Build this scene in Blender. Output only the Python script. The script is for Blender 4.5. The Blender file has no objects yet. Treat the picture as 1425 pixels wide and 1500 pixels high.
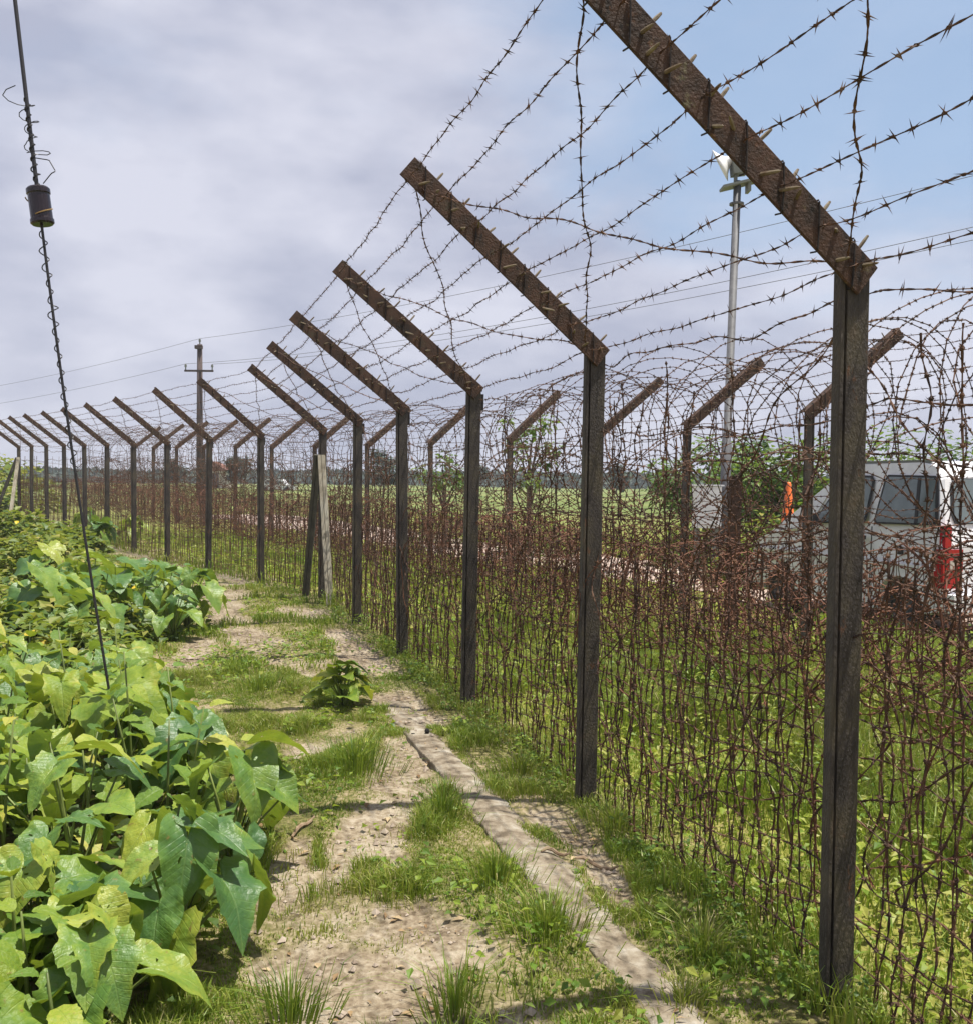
import bpy, math, random
import numpy as np
from mathutils import Matrix, Vector

R = math.radians
S = bpy.context.scene
COL = S.collection
rng = np.random.default_rng(7)
random.seed(7)

# ------------------------------------------------------------------ camera
CAM_H, PITCH, ROLL, FPX = 1.57, 0.0342, 0.01056, 1400.0
cam_d = bpy.data.cameras.new('camera')
cam = bpy.data.objects.new('camera', cam_d)
COL.objects.link(cam)
cam_d.sensor_fit = 'HORIZONTAL'
cam_d.sensor_width = 36.0
cam_d.lens = 36.0 * FPX / 1425.0
cam_d.clip_start, cam_d.clip_end = 0.05, 3000
cam.matrix_world = Matrix.Translation((0, 0, CAM_H)) @ Matrix.Rotation(math.pi / 2 - PITCH, 4, 'X') @ Matrix.Rotation(ROLL, 4, 'Z')
S.camera = cam

# ------------------------------------------------------------------ sky, sun, exposure
SUN_EL, SUN_AZ = R(75), R(95)          # azimuth clockwise from +Y
sdir = Vector((math.sin(SUN_AZ) * math.cos(SUN_EL), math.cos(SUN_AZ) * math.cos(SUN_EL), math.sin(SUN_EL)))
W = bpy.data.worlds.new('World')
S.world = W
W.use_nodes = True
wn, wl = W.node_tree.nodes, W.node_tree.links
wn.clear()
w_out = wn.new('ShaderNodeOutputWorld')
w_bg = wn.new('ShaderNodeBackground')
w_bg.inputs['Strength'].default_value = 0.1
w_sky = wn.new('ShaderNodeTexSky')
w_sky.sky_type = 'NISHITA'
w_sky.sun_disc = False
w_sky.sun_elevation, w_sky.sun_rotation = SUN_EL, SUN_AZ
w_sky.air_density, w_sky.dust_density, w_sky.ozone_density = 1.0, 1.2, 1.0
w_tc = wn.new('ShaderNodeTexCoord')
w_map = wn.new('ShaderNodeMapping')
w_map.inputs['Scale'].default_value = (1.0, 1.0, 2.3)
w_map.inputs['Rotation'].default_value = (0.12, -0.2, 0.3)
wl.new(w_tc.outputs['Generated'], w_map.inputs['Vector'])
w_n1 = wn.new('ShaderNodeTexNoise')
w_n1.inputs['Scale'].default_value, w_n1.inputs['Detail'].default_value, w_n1.inputs['Roughness'].default_value = 2.6, 10, 0.6
w_n1.inputs['Distortion'].default_value = 0.5
wl.new(w_map.outputs['Vector'], w_n1.inputs['Vector'])
w_n2 = wn.new('ShaderNodeTexNoise')
w_n2.inputs['Scale'].default_value, w_n2.inputs['Detail'].default_value = 5.0, 9
wl.new(w_map.outputs['Vector'], w_n2.inputs['Vector'])
# a wide gap of clearer blue high on the right, thin veil elsewhere
w_dot = wn.new('ShaderNodeVectorMath')
w_dot.operation = 'DOT_PRODUCT'
wl.new(w_tc.outputs['Generated'], w_dot.inputs[0])
bd = Vector((0.36, 0.78, 0.40)).normalized()
w_dot.inputs[1].default_value = bd
w_mr = wn.new('ShaderNodeMapRange')
w_mr.interpolation_type = 'SMOOTHSTEP'
w_mr.inputs[1].default_value, w_mr.inputs[2].default_value = 0.88, 1.0
w_mr.inputs[3].default_value, w_mr.inputs[4].default_value = 0.40, -0.42
wl.new(w_dot.outputs['Value'], w_mr.inputs[0])
def wmath(op, a, b):
    m = wn.new('ShaderNodeMath')
    m.operation = op
    for i, v in enumerate((a, b)):
        if isinstance(v, (int, float)):
            m.inputs[i].default_value = v
        else:
            wl.new(v, m.inputs[i])
    return m.outputs[0]
w_sep = wn.new('ShaderNodeSeparateXYZ')
wl.new(w_tc.outputs['Generated'], w_sep.inputs[0])
w_low = wn.new('ShaderNodeMapRange')          # the veil thickens towards the horizon
w_low.interpolation_type = 'SMOOTHSTEP'
w_low.inputs[1].default_value, w_low.inputs[2].default_value = 0.34, 0.02
w_low.inputs[3].default_value, w_low.inputs[4].default_value = 0.0, 0.75
wl.new(w_sep.outputs['Z'], w_low.inputs[0])
w_f = wmath('ADD', wmath('ADD', wmath('ADD', wmath('MULTIPLY', w_n1.outputs[0], 1.5), -0.22), w_mr.outputs[0]), w_low.outputs[0])
w_clamp = wn.new('ShaderNodeMapRange')
w_clamp.interpolation_type = 'SMOOTHSTEP'
w_clamp.inputs[1].default_value, w_clamp.inputs[2].default_value = 0.1, 1.0
w_clamp.inputs[3].default_value, w_clamp.inputs[4].default_value = 0.12, 0.93
wl.new(w_f, w_clamp.inputs[0])
w_cc = wn.new('ShaderNodeValToRGB')
w_cc.color_ramp.elements[0].position, w_cc.color_ramp.elements[0].color = 0.38, (3.35, 3.5, 4.4, 1)
w_cc.color_ramp.elements[1].position, w_cc.color_ramp.elements[1].color = 0.64, (5.15, 5.2, 5.95, 1)
wl.new(w_n2.outputs[0], w_cc.inputs[0])
w_blue = wn.new('ShaderNodeMix')
w_blue.data_type = 'RGBA'
w_blue.inputs['Factor'].default_value = 0.62
w_blue.inputs[7].default_value = (2.9, 4.1, 5.8, 1)
wl.new(w_sky.outputs[0], w_blue.inputs[6])
w_mix = wn.new('ShaderNodeMix')
w_mix.data_type = 'RGBA'
wl.new(w_clamp.outputs[0], w_mix.inputs['Factor'])
wl.new(w_blue.outputs[2], w_mix.inputs[6])
wl.new(w_cc.outputs[0], w_mix.inputs[7])
wl.new(w_mix.outputs[2], w_bg.inputs['Color'])
wl.new(w_bg.outputs[0], w_out.inputs['Surface'])

sun_d = bpy.data.lights.new('sun', 'SUN')
sun_d.energy, sun_d.angle, sun_d.color = 5.0, R(0.7), (1.0, 0.95, 0.86)
sun = bpy.data.objects.new('sun', sun_d)
COL.objects.link(sun)
sun.location = (6, 2, 20)
sun.rotation_euler = (-sdir).to_track_quat('-Z', 'Y').to_euler()

S.view_settings.view_transform = 'Standard'
S.view_settings.look = 'None'
S.view_settings.exposure, S.view_settings.gamma = 0.52, 1.0
S.view_settings.use_curve_mapping = False
S.render.engine = 'CYCLES'
S.cycles.max_bounces = 6
S.cycles.transparent_max_bounces = 8

# ------------------------------------------------------------------ helpers: numpy noise, pixel <-> ground
def _hash(ix, iy, seed):
    h = (ix.astype(np.int64) * 374761393 + iy.astype(np.int64) * 668265263 + seed * 1442695041) & 0xffffffff
    h = ((h ^ (h >> 13)) * 1274126177) & 0xffffffff
    h = h ^ (h >> 16)
    return (h & 0xffff) / 65535.0
def vnoise(x, y, scale, seed=0, octaves=1):
    x, y = np.asarray(x, float), np.asarray(y, float)
    out, amp, tot = 0.0, 1.0, 0.0
    for o in range(octaves):
        X, Y = x / scale, y / scale
        ix, iy = np.floor(X), np.floor(Y)
        fx, fy = X - ix, Y - iy
        fx, fy = fx * fx * (3 - 2 * fx), fy * fy * (3 - 2 * fy)
        a, b = _hash(ix, iy, seed + o), _hash(ix + 1, iy, seed + o)
        c, d = _hash(ix, iy + 1, seed + o), _hash(ix + 1, iy + 1, seed + o)
        out = out + amp * ((a * (1 - fx) + b * fx) * (1 - fy) + (c * (1 - fx) + d * fx) * fy)
        tot += amp
        amp *= 0.5
        scale *= 0.5
    return out / tot
def sstep(a, b, x):
    t = np.clip((x - a) / (b - a), 0, 1)
    return t * t * (3 - 2 * t)
def ground_pt(px, py, z=0.0):
    """where the ray through a photo pixel meets height z (used once, to measure the place)"""
    X, Y = px - 712.5, py - 750.0
    cr, sr = math.cos(ROLL), math.sin(ROLL)
    X, Y = X * cr + Y * sr, -X * sr + Y * cr
    c, s = math.cos(PITCH), math.sin(PITCH)
    dx, dy, dz = X / FPX, c - Y / FPX * s, -Y / FPX * c - s
    t = (z - CAM_H) / dz
    return np.array((dx * t, dy * t))
def at_depth(px, py, d):
    X, Y = px - 712.5, py - 750.0
    cr, sr = math.cos(ROLL), math.sin(ROLL)
    X, Y = X * cr + Y * sr, -X * sr + Y * cr
    c, s = math.cos(PITCH), math.sin(PITCH)
    dx, dy, dz = X / FPX, c - Y / FPX * s, -Y / FPX * c - s
    t = d / dy
    return (dx * t, d, CAM_H + dz * t)

# ------------------------------------------------------------------ helpers: objects
def tag(o, label=None, cat=None, group=None, kind=None):
    if label: o['label'] = label
    if cat: o['category'] = cat
    if group: o['group'] = group
    if kind: o['kind'] = kind
    return o
def empty(name, loc, label, cat, group=None, rz=0.0):
    o = bpy.data.objects.new(name, None)
    COL.objects.link(o)
    o.location = loc
    o.rotation_euler = (0, 0, rz)
    o.empty_display_size = 0.1
    return tag(o, label, cat, group)
def link(name, mesh, parent=None, world=False, loc=None, rot=None, scale=None):
    o = bpy.data.objects.new(name, mesh)
    COL.objects.link(o)
    if parent is not None:
        o.parent = parent
        if world:
            o.matrix_parent_inverse = Matrix.Translation(-Vector(parent.location))
    if loc is not None: o.location = loc
    if rot is not None: o.rotation_euler = rot
    if scale is not None: o.scale = scale if hasattr(scale, '__len__') else (scale,) * 3
    return o
class MB:
    """collects vertices, quads and triangles and turns them into one mesh"""
    def __init__(s):
        s.v, s.q, s.t, s.n, s.a = [], [], [], 0, []
    def add(s, V, quads=None, tris=None, tone=None):
        V = np.asarray(V, float).reshape(-1, 3)
        if quads is not None and len(quads): s.q.append(np.asarray(quads, np.int64).reshape(-1, 4) + s.n)
        if tris is not None and len(tris): s.t.append(np.asarray(tris, np.int64).reshape(-1, 3) + s.n)
        s.v.append(V)
        s.a.append(np.full(len(V), 0.5) if tone is None else np.broadcast_to(np.asarray(tone, float), (len(V),)))
        s.n += len(V)
    def mesh(s, name, mat, smooth=False):
        me = bpy.data.meshes.new(name)
        V = np.concatenate(s.v) if s.v else np.zeros((0, 3))
        Q = np.concatenate(s.q) if s.q else np.zeros((0, 4), np.int64)
        T = np.concatenate(s.t) if s.t else np.zeros((0, 3), np.int64)
        me.vertices.add(len(V))
        me.vertices.foreach_set('co', V.astype(np.float32).ravel())
        me.loops.add(Q.size + T.size)
        me.loops.foreach_set('vertex_index', np.concatenate((Q.ravel(), T.ravel())).astype(np.int32))
        me.polygons.add(len(Q) + len(T))
        st = np.concatenate((np.arange(len(Q)) * 4, Q.size + np.arange(len(T)) * 3)).astype(np.int32)
        me.polygons.foreach_set('loop_start', st)
        me.polygons.foreach_set('use_smooth', np.full(len(Q) + len(T), bool(smooth)))
        at = me.attributes.new('tone', 'FLOAT', 'POINT')
        at.data.foreach_set('value', np.concatenate(s.a).astype(np.float32) if s.a else np.zeros(0, np.float32))
        me.materials.append(mat)
        me.update(calc_edges=True)
        me.validate()
        return me
    def build(s, name, mat, parent=None, world=False, smooth=False, **k):
        return link(name, s.mesh(name, mat, smooth), parent, world, **k)
    def box(s, c, size, rot=None, tone=None):
        hx, hy, hz = size[0] / 2, size[1] / 2, size[2] / 2
        V = np.array([(x, y, z) for z in (-hz, hz) for y in (-hy, hy) for x in (-hx, hx)])
        if rot is not None: V = V @ np.array(rot.to_3x3()).T
        s.add(V + np.array(c), [(0, 2, 3, 1), (4, 5, 7, 6), (0, 1, 5, 4), (2, 6, 7, 3), (0, 4, 6, 2), (1, 3, 7, 5)], tone=tone)
    def prism(s, poly, axis_a, axis_b, axis_c, o, length, tone=None):
        """polygon in the plane (a, b) at o, extruded along c"""
        P = np.array(poly, float)
        a, b, c, o = (np.array(v, float) for v in (axis_a, axis_b, axis_c, o))
        n = len(P)
        base = o + P[:, :1] * a + P[:, 1:] * b
        V = np.concatenate((base, base + c * length))
        q = [(i, (i + 1) % n, n + (i + 1) % n, n + i) for i in range(n)]
        t = [(0, i + 1, i) for i in range(1, n - 1)] + [(n, n + i, n + i + 1) for i in range(1, n - 1)]
        s.add(V, q, t, tone)
    def lathe(s, prof, c=(0, 0, 0), n=16, rot=None, tone=None):
        prof = np.array(prof, float)
        an = np.arange(n) * 2 * math.pi / n
        V = np.concatenate([np.stack((r * np.cos(an), r * np.sin(an), np.full(n, z)), 1) for r, z in prof])
        if rot is not None: V = V @ np.array(rot.to_3x3()).T
        q = [(i * n + j, i * n + (j + 1) % n, (i + 1) * n + (j + 1) % n, (i + 1) * n + j) for i in range(len(prof) - 1) for j in range(n)]
        s.add(V + np.array(c), q, tone=tone)
    def tube(s, P, r, k=6, flat=1.0, twist=0.0, caps=True, tone=None):
        P = np.asarray(P, float)
        N = len(P)
        T = np.gradient(P, axis=0)
        T /= np.linalg.norm(T, axis=1)[:, None] + 1e-12
        up = np.where(np.abs(T[:, 2:3]) > 0.92, np.array([[1.0, 0, 0]]), np.array([[0, 0, 1.0]]))
        A = np.cross(up, T)
        A /= np.linalg.norm(A, axis=1)[:, None] + 1e-12
        B = np.cross(T, A)
        r = np.broadcast_to(np.asarray(r, float), (N,))
        an = np.arange(k) * 2 * math.pi / k
        ca, sa = np.cos(an) * 1.0, np.sin(an) * flat
        ph = np.arange(N) * twist
        cp, sp = np.cos(ph)[:, None], np.sin(ph)[:, None]
        u, w = ca * cp - sa * sp, ca * sp + sa * cp
        V = P[:, None, :] + r[:, None, None] * (u[:, :, None] * A[:, None, :] + w[:, :, None] * B[:, None, :])
        i = np.arange(N - 1)[:, None] * k
        j = np.arange(k)[None, :]
        j2 = (j + 1) % k
        q = np.stack((i + j, i + j2, i + k + j2, i + k + j), -1).reshape(-1, 4)
        t = []
        if caps:
            t = [(0, a + 1, a) for a in range(1, k - 1)] + [((N - 1) * k, (N - 1) * k + a, (N - 1) * k + a + 1) for a in range(1, k - 1)]
        s.add(V.reshape(-1, 3), q, t, tone)
    def barbs(s, P, step, L, r, knot=True, n=2, tone=None):
        """barbs spaced along a polyline: a little knot and n crossing spikes, each pointed at both ends"""
        P = np.asarray(P, float)
        d = np.concatenate(([0], np.cumsum(np.linalg.norm(np.diff(P, axis=0), axis=1))))
        if d[-1] < step: return
        at = np.arange(step * rng.uniform(0.2, 0.8), d[-1], step)
        at = at + rng.uniform(-0.25, 0.25, len(at)) * step
        C = np.stack([np.interp(at, d, P[:, a]) for a in range(3)], 1)
        C2 = np.stack([np.interp(at + 0.01, d, P[:, a]) for a in range(3)], 1)
        C0 = np.stack([np.interp(at - 0.01, d, P[:, a]) for a in range(3)], 1)
        T = C2 - C0
        T /= np.linalg.norm(T, axis=1)[:, None] + 1e-9
        M = len(C)
        for kx in range(n):
            D = rng.normal(size=(M, 3))
            D -= (D * T).sum(1)[:, None] * T * 0.75
            D /= np.linalg.norm(D, axis=1)[:, None]
            U = np.cross(D, T)
            U /= np.linalg.norm(U, axis=1)[:, None] + 1e-9
            Vv = np.cross(D, U)
            O = C + T * (kx - 0.5) * 0.008
            lu = L * rng.uniform(0.65, 1.15, (M, 1))
            V = np.stack((O + U * r, O - U * 0.5 * r + Vv * 0.87 * r, O - U * 0.5 * r - Vv * 0.87 * r, O + D * lu, O - D * lu), 1).reshape(-1, 3)
            b = np.arange(M)[:, None] * 5
            t = np.stack([b + np.array([x]) for x in ((0, 1, 3), (1, 2, 3), (2, 0, 3), (1, 0, 4), (2, 1, 4), (0, 2, 4))], 1).reshape(-1, 3)
            s.add(V, tris=t, tone=tone)
        if knot:
            A = np.cross(T, np.array([0.3, 0.5, 0.81]))
            A /= np.linalg.norm(A, axis=1)[:, None] + 1e-9
            B = np.cross(T, A)
            kr = r * 2.4
            V = np.stack((C + T * 0.012, C - T * 0.012, C + A * kr, C + B * kr, C - A * kr, C - B * kr), 1).reshape(-1, 3)
            b = np.arange(M)[:, None] * 6
            t = np.stack([b + np.array([x]) for x in ((0, 2, 3), (0, 3, 4), (0, 4, 5), (0, 5, 2), (1, 3, 2), (1, 4, 3), (1, 5, 4), (1, 2, 5))], 1).reshape(-1, 3)
            s.add(V, tris=t, tone=tone)
    def leaves(s, C, D, N, L, Wd, fold=0.25, tone=None):
        """many small folded leaves: base C, direction D, normal N, length L, width Wd"""
        C, D, N = (np.asarray(a, float) for a in (C, D, N))
        D = D / (np.linalg.norm(D, axis=1)[:, None] + 1e-9)
        Sd = np.cross(D, N)
        Sd /= np.linalg.norm(Sd, axis=1)[:, None] + 1e-9
        Up = np.cross(Sd, D)
        M = len(C)
        L = np.broadcast_to(L, (M,))[:, None]
        Wd = np.broadcast_to(Wd, (M,))[:, None]
        V = np.stack((C, C + D * L * 0.42 + Sd * Wd * 0.5 + Up * Wd * fold, C + D * L - Up * L * 0.12, C + D * L * 0.42 - Sd * Wd * 0.5 + Up * Wd * fold, C + D * L * 0.45), 1).reshape(-1, 3)
        b = np.arange(M)[:, None] * 5
        t = np.stack([b + np.array([x]) for x in ((0, 1, 4), (1, 2, 4), (4, 2, 3), (0, 4, 3))], 1).reshape(-1, 3)
        if tone is not None and np.ndim(tone) == 1: tone = np.repeat(tone, 5)
        s.add(V, tris=t, tone=tone)
    def blades(s, C, lean, H, Wd, tone=None):
        """grass blades: 5 vertices, 1 quad + 1 tri, bent along lean"""
        C, lean = np.asarray(C, float), np.asarray(lean, float)
        M = len(C)
        an = rng.uniform(0, 2 * math.pi, M)
        Sd = np.stack((np.cos(an), np.sin(an), np.zeros(M)), 1) * np.broadcast_to(Wd, (M,))[:, None] * 0.5
        H = np.broadcast_to(H, (M,))[:, None]
        L3 = np.concatenate((lean, np.zeros((M, 1))), 1)
        Z = np.array([[0, 0, 1.0]])
        m = C + Z * H * 0.6 + L3 * H * 0.28
        e = C + Z * H * (1 - 0.28 * np.linalg.norm(lean, axis=1)[:, None]) + L3 * H
        V = np.stack((C - Sd, C + Sd, m + Sd * 0.75, m - Sd * 0.75, e), 1).reshape(-1, 3)
        b = np.arange(M)[:, None] * 5
        if tone is not None and np.ndim(tone) == 1: tone = np.repeat(tone, 5)
        s.add(V, b + np.array([[0, 1, 2, 3]]), b + np.array([[3, 2, 4]]), tone)

# ------------------------------------------------------------------ materials
def newmat(name):
    m = bpy.data.materials.new(name)
    m.use_nodes = True
    nt = m.node_tree
    b = nt.nodes['Principled BSDF']
    return m, nt.nodes, nt.links, b
def ramp(nd, stops):
    r = nd.new('ShaderNodeValToRGB')
    e = r.color_ramp.elements
    while len(e) < len(stops): e.new(0.5)
    for el, (p, c) in zip(e, stops):
        el.position = p
        el.color = (*c, 1)
    return r
def surf(name, stops, scale=8, speck=None, detail=6, rough=0.8, metal=0.0, bump=0.3, bscale=60, bdist=0.004, spec=0.3, stretch=None, coord='Object'):
    """noise-coloured surface with fine relief"""
    m, nd, lk, b = newmat(name)
    tc = nd.new('ShaderNodeTexCoord')
    mp = nd.new('ShaderNodeMapping')
    if stretch: mp.inputs['Scale'].default_value = stretch
    lk.new(tc.outputs[coord], mp.inputs['Vector'])
    oi = nd.new('ShaderNodeObjectInfo')
    ad = nd.new('ShaderNodeVectorMath')
    ml = nd.new('ShaderNodeVectorMath')
    ml.operation = 'SCALE'
    lk.new(oi.outputs['Random'], ml.inputs['Scale'])
    ml.inputs[0].default_value = (37, 21, 53)
    lk.new(mp.outputs[0], ad.inputs[0])
    lk.new(ml.outputs[0], ad.inputs[1])
    n = nd.new('ShaderNodeTexNoise')
    n.inputs['Scale'].default_value, n.inputs['Detail'].default_value, n.inputs['Roughness'].default_value = scale, detail, 0.62
    lk.new(ad.outputs[0], n.inputs['Vector'])
    rp = ramp(nd, stops)
    lk.new(n.outputs[0], rp.inputs[0])
    cout = rp.outputs[0]
    for (c3, lo, hi, sc, st3) in (speck or ()):
        n3 = nd.new('ShaderNodeTexNoise')
        n3.inputs['Scale'].default_value, n3.inputs['Detail'].default_value, n3.inputs['Roughness'].default_value = sc, 6, .7
        m3 = nd.new('ShaderNodeMapping')
        m3.inputs['Scale'].default_value = st3
        lk.new(ad.outputs[0], m3.inputs[0])
        lk.new(m3.outputs[0], n3.inputs['Vector'])
        q = nd.new('ShaderNodeMapRange')
        q.inputs[1].default_value, q.inputs[2].default_value, q.inputs[4].default_value = lo, hi, .85
        lk.new(n3.outputs[0], q.inputs[0])
        mx = nd.new('ShaderNodeMix')
        mx.data_type = 'RGBA'
        lk.new(q.outputs[0], mx.inputs['Factor'])
        lk.new(cout, mx.inputs[6])
        mx.inputs[7].default_value = (*c3, 1)
        cout = mx.outputs[2]
    lk.new(cout, b.inputs['Base Color'])
    b.inputs['Roughness'].default_value = rough
    b.inputs['Metallic'].default_value = metal
    b.inputs['Specular IOR Level'].default_value = spec
    if bump:
        n2 = nd.new('ShaderNodeTexNoise')
        n2.inputs['Scale'].default_value, n2.inputs['Detail'].default_value = bscale, 5
        lk.new(ad.outputs[0], n2.inputs['Vector'])
        bp = nd.new('ShaderNodeBump')
        bp.inputs['Strength'].default_value, bp.inputs['Distance'].default_value = bump, bdist
        lk.new(n2.outputs[0], bp.inputs['Height'])
        lk.new(bp.outputs[0], b.inputs['Normal'])
    return m
def plain(name, col, rough=0.6, metal=0.0, spec=0.5, **k):
    c = np.array(col)
    return surf(name, [(0.3, tuple(c * 0.86)), (0.7, tuple(c * 1.08))], scale=5, rough=rough, metal=metal, bump=k.get('bump', 0.05), bscale=40, spec=spec)
def leafy(name, stops, rough=0.5, trans=0.35, tcol=(0.35, 0.5, 0.05), veins=0, spec=0.4, obj_rand=0.25):
    """leaf: colour from the per-leaf tone and the object's own random value, plus some light through the blade"""
    m, nd, lk, b = newmat(name)
    at = nd.new('ShaderNodeAttribute')
    at.attribute_name = 'tone'
    oi = nd.new('ShaderNodeObjectInfo')
    ge = nd.new('ShaderNodeNewGeometry')
    def mth(op, a, c):
        x = nd.new('ShaderNodeMath')
        x.operation = op
        for i, v in enumerate((a, c)):
            if isinstance(v, (int, float)): x.inputs[i].default_value = v
            else: lk.new(v, x.inputs[i])
        return x.outputs[0]
    f = mth('ADD', at.outputs['Fac'], mth('MULTIPLY', mth('SUBTRACT', oi.outputs['Random'], 0.5), obj_rand * 2))
    tc = nd.new('ShaderNodeTexCoord')
    n = nd.new('ShaderNodeTexNoise')
    n.inputs['Scale'].default_value, n.inputs['Detail'].default_value = 14, 4
    lk.new(tc.outputs['Object'], n.inputs['Vector'])
    f = mth('ADD', f, mth('MULTIPLY', mth('SUBTRACT', n.outputs[0], 0.5), 0.5))
    rp = ramp(nd, stops)
    lk.new(f, rp.inputs[0])
    col = rp.outputs[0]
    if veins:
        sp = nd.new('ShaderNodeSeparateXYZ')
        lk.new(tc.outputs['Object'], sp.inputs[0])
        ay = mth('ABSOLUTE', sp.outputs['Y'], 0)
        tt = mth('MULTIPLY', mth('SUBTRACT', sp.outputs['X'], mth('MULTIPLY', ay, 0.7)), 8.0)
        fr = mth('ABSOLUTE', mth('SUBTRACT', mth('FRACT', tt, 0), 0.5), 0)
        def fall(v, w):
            q = nd.new('ShaderNodeMapRange')
            q.interpolation_type = 'SMOOTHSTEP'
            q.inputs[1].default_value, q.inputs[2].default_value, q.inputs[3].default_value, q.inputs[4].default_value = 0, w, 1, 0
            lk.new(v, q.inputs[0])
            return q.outputs[0]
        vn = mth('MAXIMUM', mth('MULTIPLY', mth('MULTIPLY', fall(fr, 0.10), n.outputs[0]), 1.0), fall(ay, 0.028))
        n3 = nd.new('ShaderNodeTexNoise')
        n3.inputs['Scale'].default_value, n3.inputs['Detail'].default_value = 6.0, 5
        vo = nd.new('ShaderNodeVectorMath')
        vs_ = nd.new('ShaderNodeVectorMath')
        vs_.operation = 'SCALE'
        vs_.inputs[0].default_value = (11, 23, 5)
        lk.new(oi.outputs['Random'], vs_.inputs['Scale'])
        lk.new(tc.outputs['Object'], vo.inputs[0])
        lk.new(vs_.outputs[0], vo.inputs[1])
        lk.new(vo.outputs[0], n3.inputs['Vector'])
        br = nd.new('ShaderNodeMapRange')
        br.inputs[1].default_value, br.inputs[2].default_value, br.inputs[4].default_value = 0.66, 0.74, 0.85
        lk.new(n3.outputs[0], br.inputs[0])
        ml2 = nd.new('ShaderNodeMix')
        ml2.data_type = 'RGBA'
        lk.new(br.outputs[0], ml2.inputs['Factor'])
        lk.new(col, ml2.inputs[6])
        ml2.inputs[7].default_value = (0.22, 0.15, 0.05, 1)
        col = ml2.outputs[2]
        mx = nd.new('ShaderNodeMix')
        mx.data_type = 'RGBA'
        lk.new(mth('MULTIPLY', vn, veins), mx.inputs['Factor'])
        lk.new(col, mx.inputs[6])
        mx.inputs[7].default_value = (0.30, 0.40, 0.14, 1)
        col = mx.outputs[2]
        bp = nd.new('ShaderNodeBump')
        bp.inputs['Strength'].default_value, bp.inputs['Distance'].default_value = 0.45, 0.010
        lk.new(mth('ADD', mth('MULTIPLY', vn, -0.35), mth('MULTIPLY', n3.outputs[0], 1.6)), bp.inputs['Height'])
        lk.new(bp.outputs[0], b.inputs['Normal'])
    lk.new(col, b.inputs['Base Color'])
    b.inputs['Roughness'].default_value = rough
    b.inputs['Specular IOR Level'].default_value = spec
    tr = nd.new('ShaderNodeBsdfTranslucent')
    mc = nd.new('ShaderNodeMix')
    mc.data_type = 'RGBA'
    mc.inputs['Factor'].default_value = 0.55
    lk.new(col, mc.inputs[6])
    mc.inputs[7].default_value = (*tcol, 1)
    lk.new(mc.outputs[2], tr.inputs['Color'])
    ms = nd.new('ShaderNodeMixShader')
    ms.inputs[0].default_value = trans
    lk.new(b.outputs[0], ms.inputs[1])
    lk.new(tr.outputs[0], ms.inputs[2])
    lk.new(ms.outputs[0], nd['Material Output'].inputs['Surface'])
    return m

M_POST = surf('weathered_post_steel', [(0.28, (0.028, 0.024, 0.022)), (0.48, (0.062, 0.052, 0.045)), (0.62, (0.088, 0.074, 0.052)), (0.8, (0.12, 0.08, 0.055))],
              scale=6, rough=0.7, bump=0.8, bscale=95, bdist=0.006, stretch=(1.6, 1.6, 0.8),
              speck=[((0.13, 0.11, 0.09), .60, .68, 42, (1, 1, .5)), ((0.02, 0.017, 0.015), .58, .66, 14, (1, 1, .12)), ((0.17, 0.075, 0.035), .62, .70, 9, (1, 1, 1))])
M_ARM = surf('rusted_arm_steel', [(0.28, (0.024, 0.019, 0.016)), (0.45, (0.060, 0.036, 0.025)), (0.58, (0.086, 0.046, 0.030)), (0.7, (0.070, 0.056, 0.036)), (0.85, (0.09, 0.082, 0.05))],
             scale=9, rough=0.8, bump=0.7, bscale=120, bdist=0.006,
             speck=[((0.15, 0.068, 0.036), .60, .68, 24, (1, 1, 1)), ((0.018, 0.014, 0.012), .57, .64, 36, (1, 1, .4)), ((0.15, 0.14, 0.08), .62, .70, 12, (1, 1, 1))])
M_NAIL = surf('weathered_nail_steel', [(0.3, (0.12, 0.08, 0.05)), (0.7, (0.26, 0.22, 0.15))], scale=30, rough=0.6, bump=0.3, bscale=150)
M_TIE = surf('black_binding_wire', [(0.3, (0.015, 0.013, 0.013)), (0.7, (0.04, 0.03, 0.026))], scale=30, rough=0.7, bump=0)
M_WIRE = surf('dark_rusted_barbed_wire', [(0.3, (0.028, 0.018, 0.014)), (0.48, (0.068, 0.037, 0.024)), (0.6, (0.135, 0.066, 0.036)), (0.74, (0.21, 0.15, 0.11))], scale=9, rough=0.75, bump=0.0)
M_WIRE2 = surf('reddish_rusted_barbed_wire', [(0.3, (0.05, 0.024, 0.017)), (0.48, (0.115, 0.050, 0.030)), (0.62, (0.20, 0.088, 0.050)), (0.78, (0.30, 0.20, 0.14))], scale=5, rough=0.8, bump=0.0)
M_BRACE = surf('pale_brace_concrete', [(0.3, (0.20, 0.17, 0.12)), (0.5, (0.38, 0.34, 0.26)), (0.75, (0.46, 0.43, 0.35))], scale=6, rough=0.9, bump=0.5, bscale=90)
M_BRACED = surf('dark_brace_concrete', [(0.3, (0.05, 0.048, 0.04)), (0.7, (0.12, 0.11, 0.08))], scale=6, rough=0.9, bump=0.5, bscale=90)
M_CABLE = plain('black_cable', (0.022, 0.02, 0.022), rough=0.45)
M_BOX = plain('glossy_black_plastic', (0.02, 0.012, 0.015), rough=0.18)
M_COPPER = plain('brass_tie', (0.35, 0.22, 0.08), rough=0.5, metal=0.5)
M_GALV = surf('galvanised_steel', [(0.3, (0.075, 0.075, 0.08)), (0.7, (0.13, 0.13, 0.14))], scale=10, rough=0.6, metal=0.0, bump=0.05)
M_WHITE = plain('white_paint', (0.78, 0.78, 0.80), rough=0.4)
M_VAN = plain('white_van_paint', (0.84, 0.84, 0.86), rough=0.25)
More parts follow.
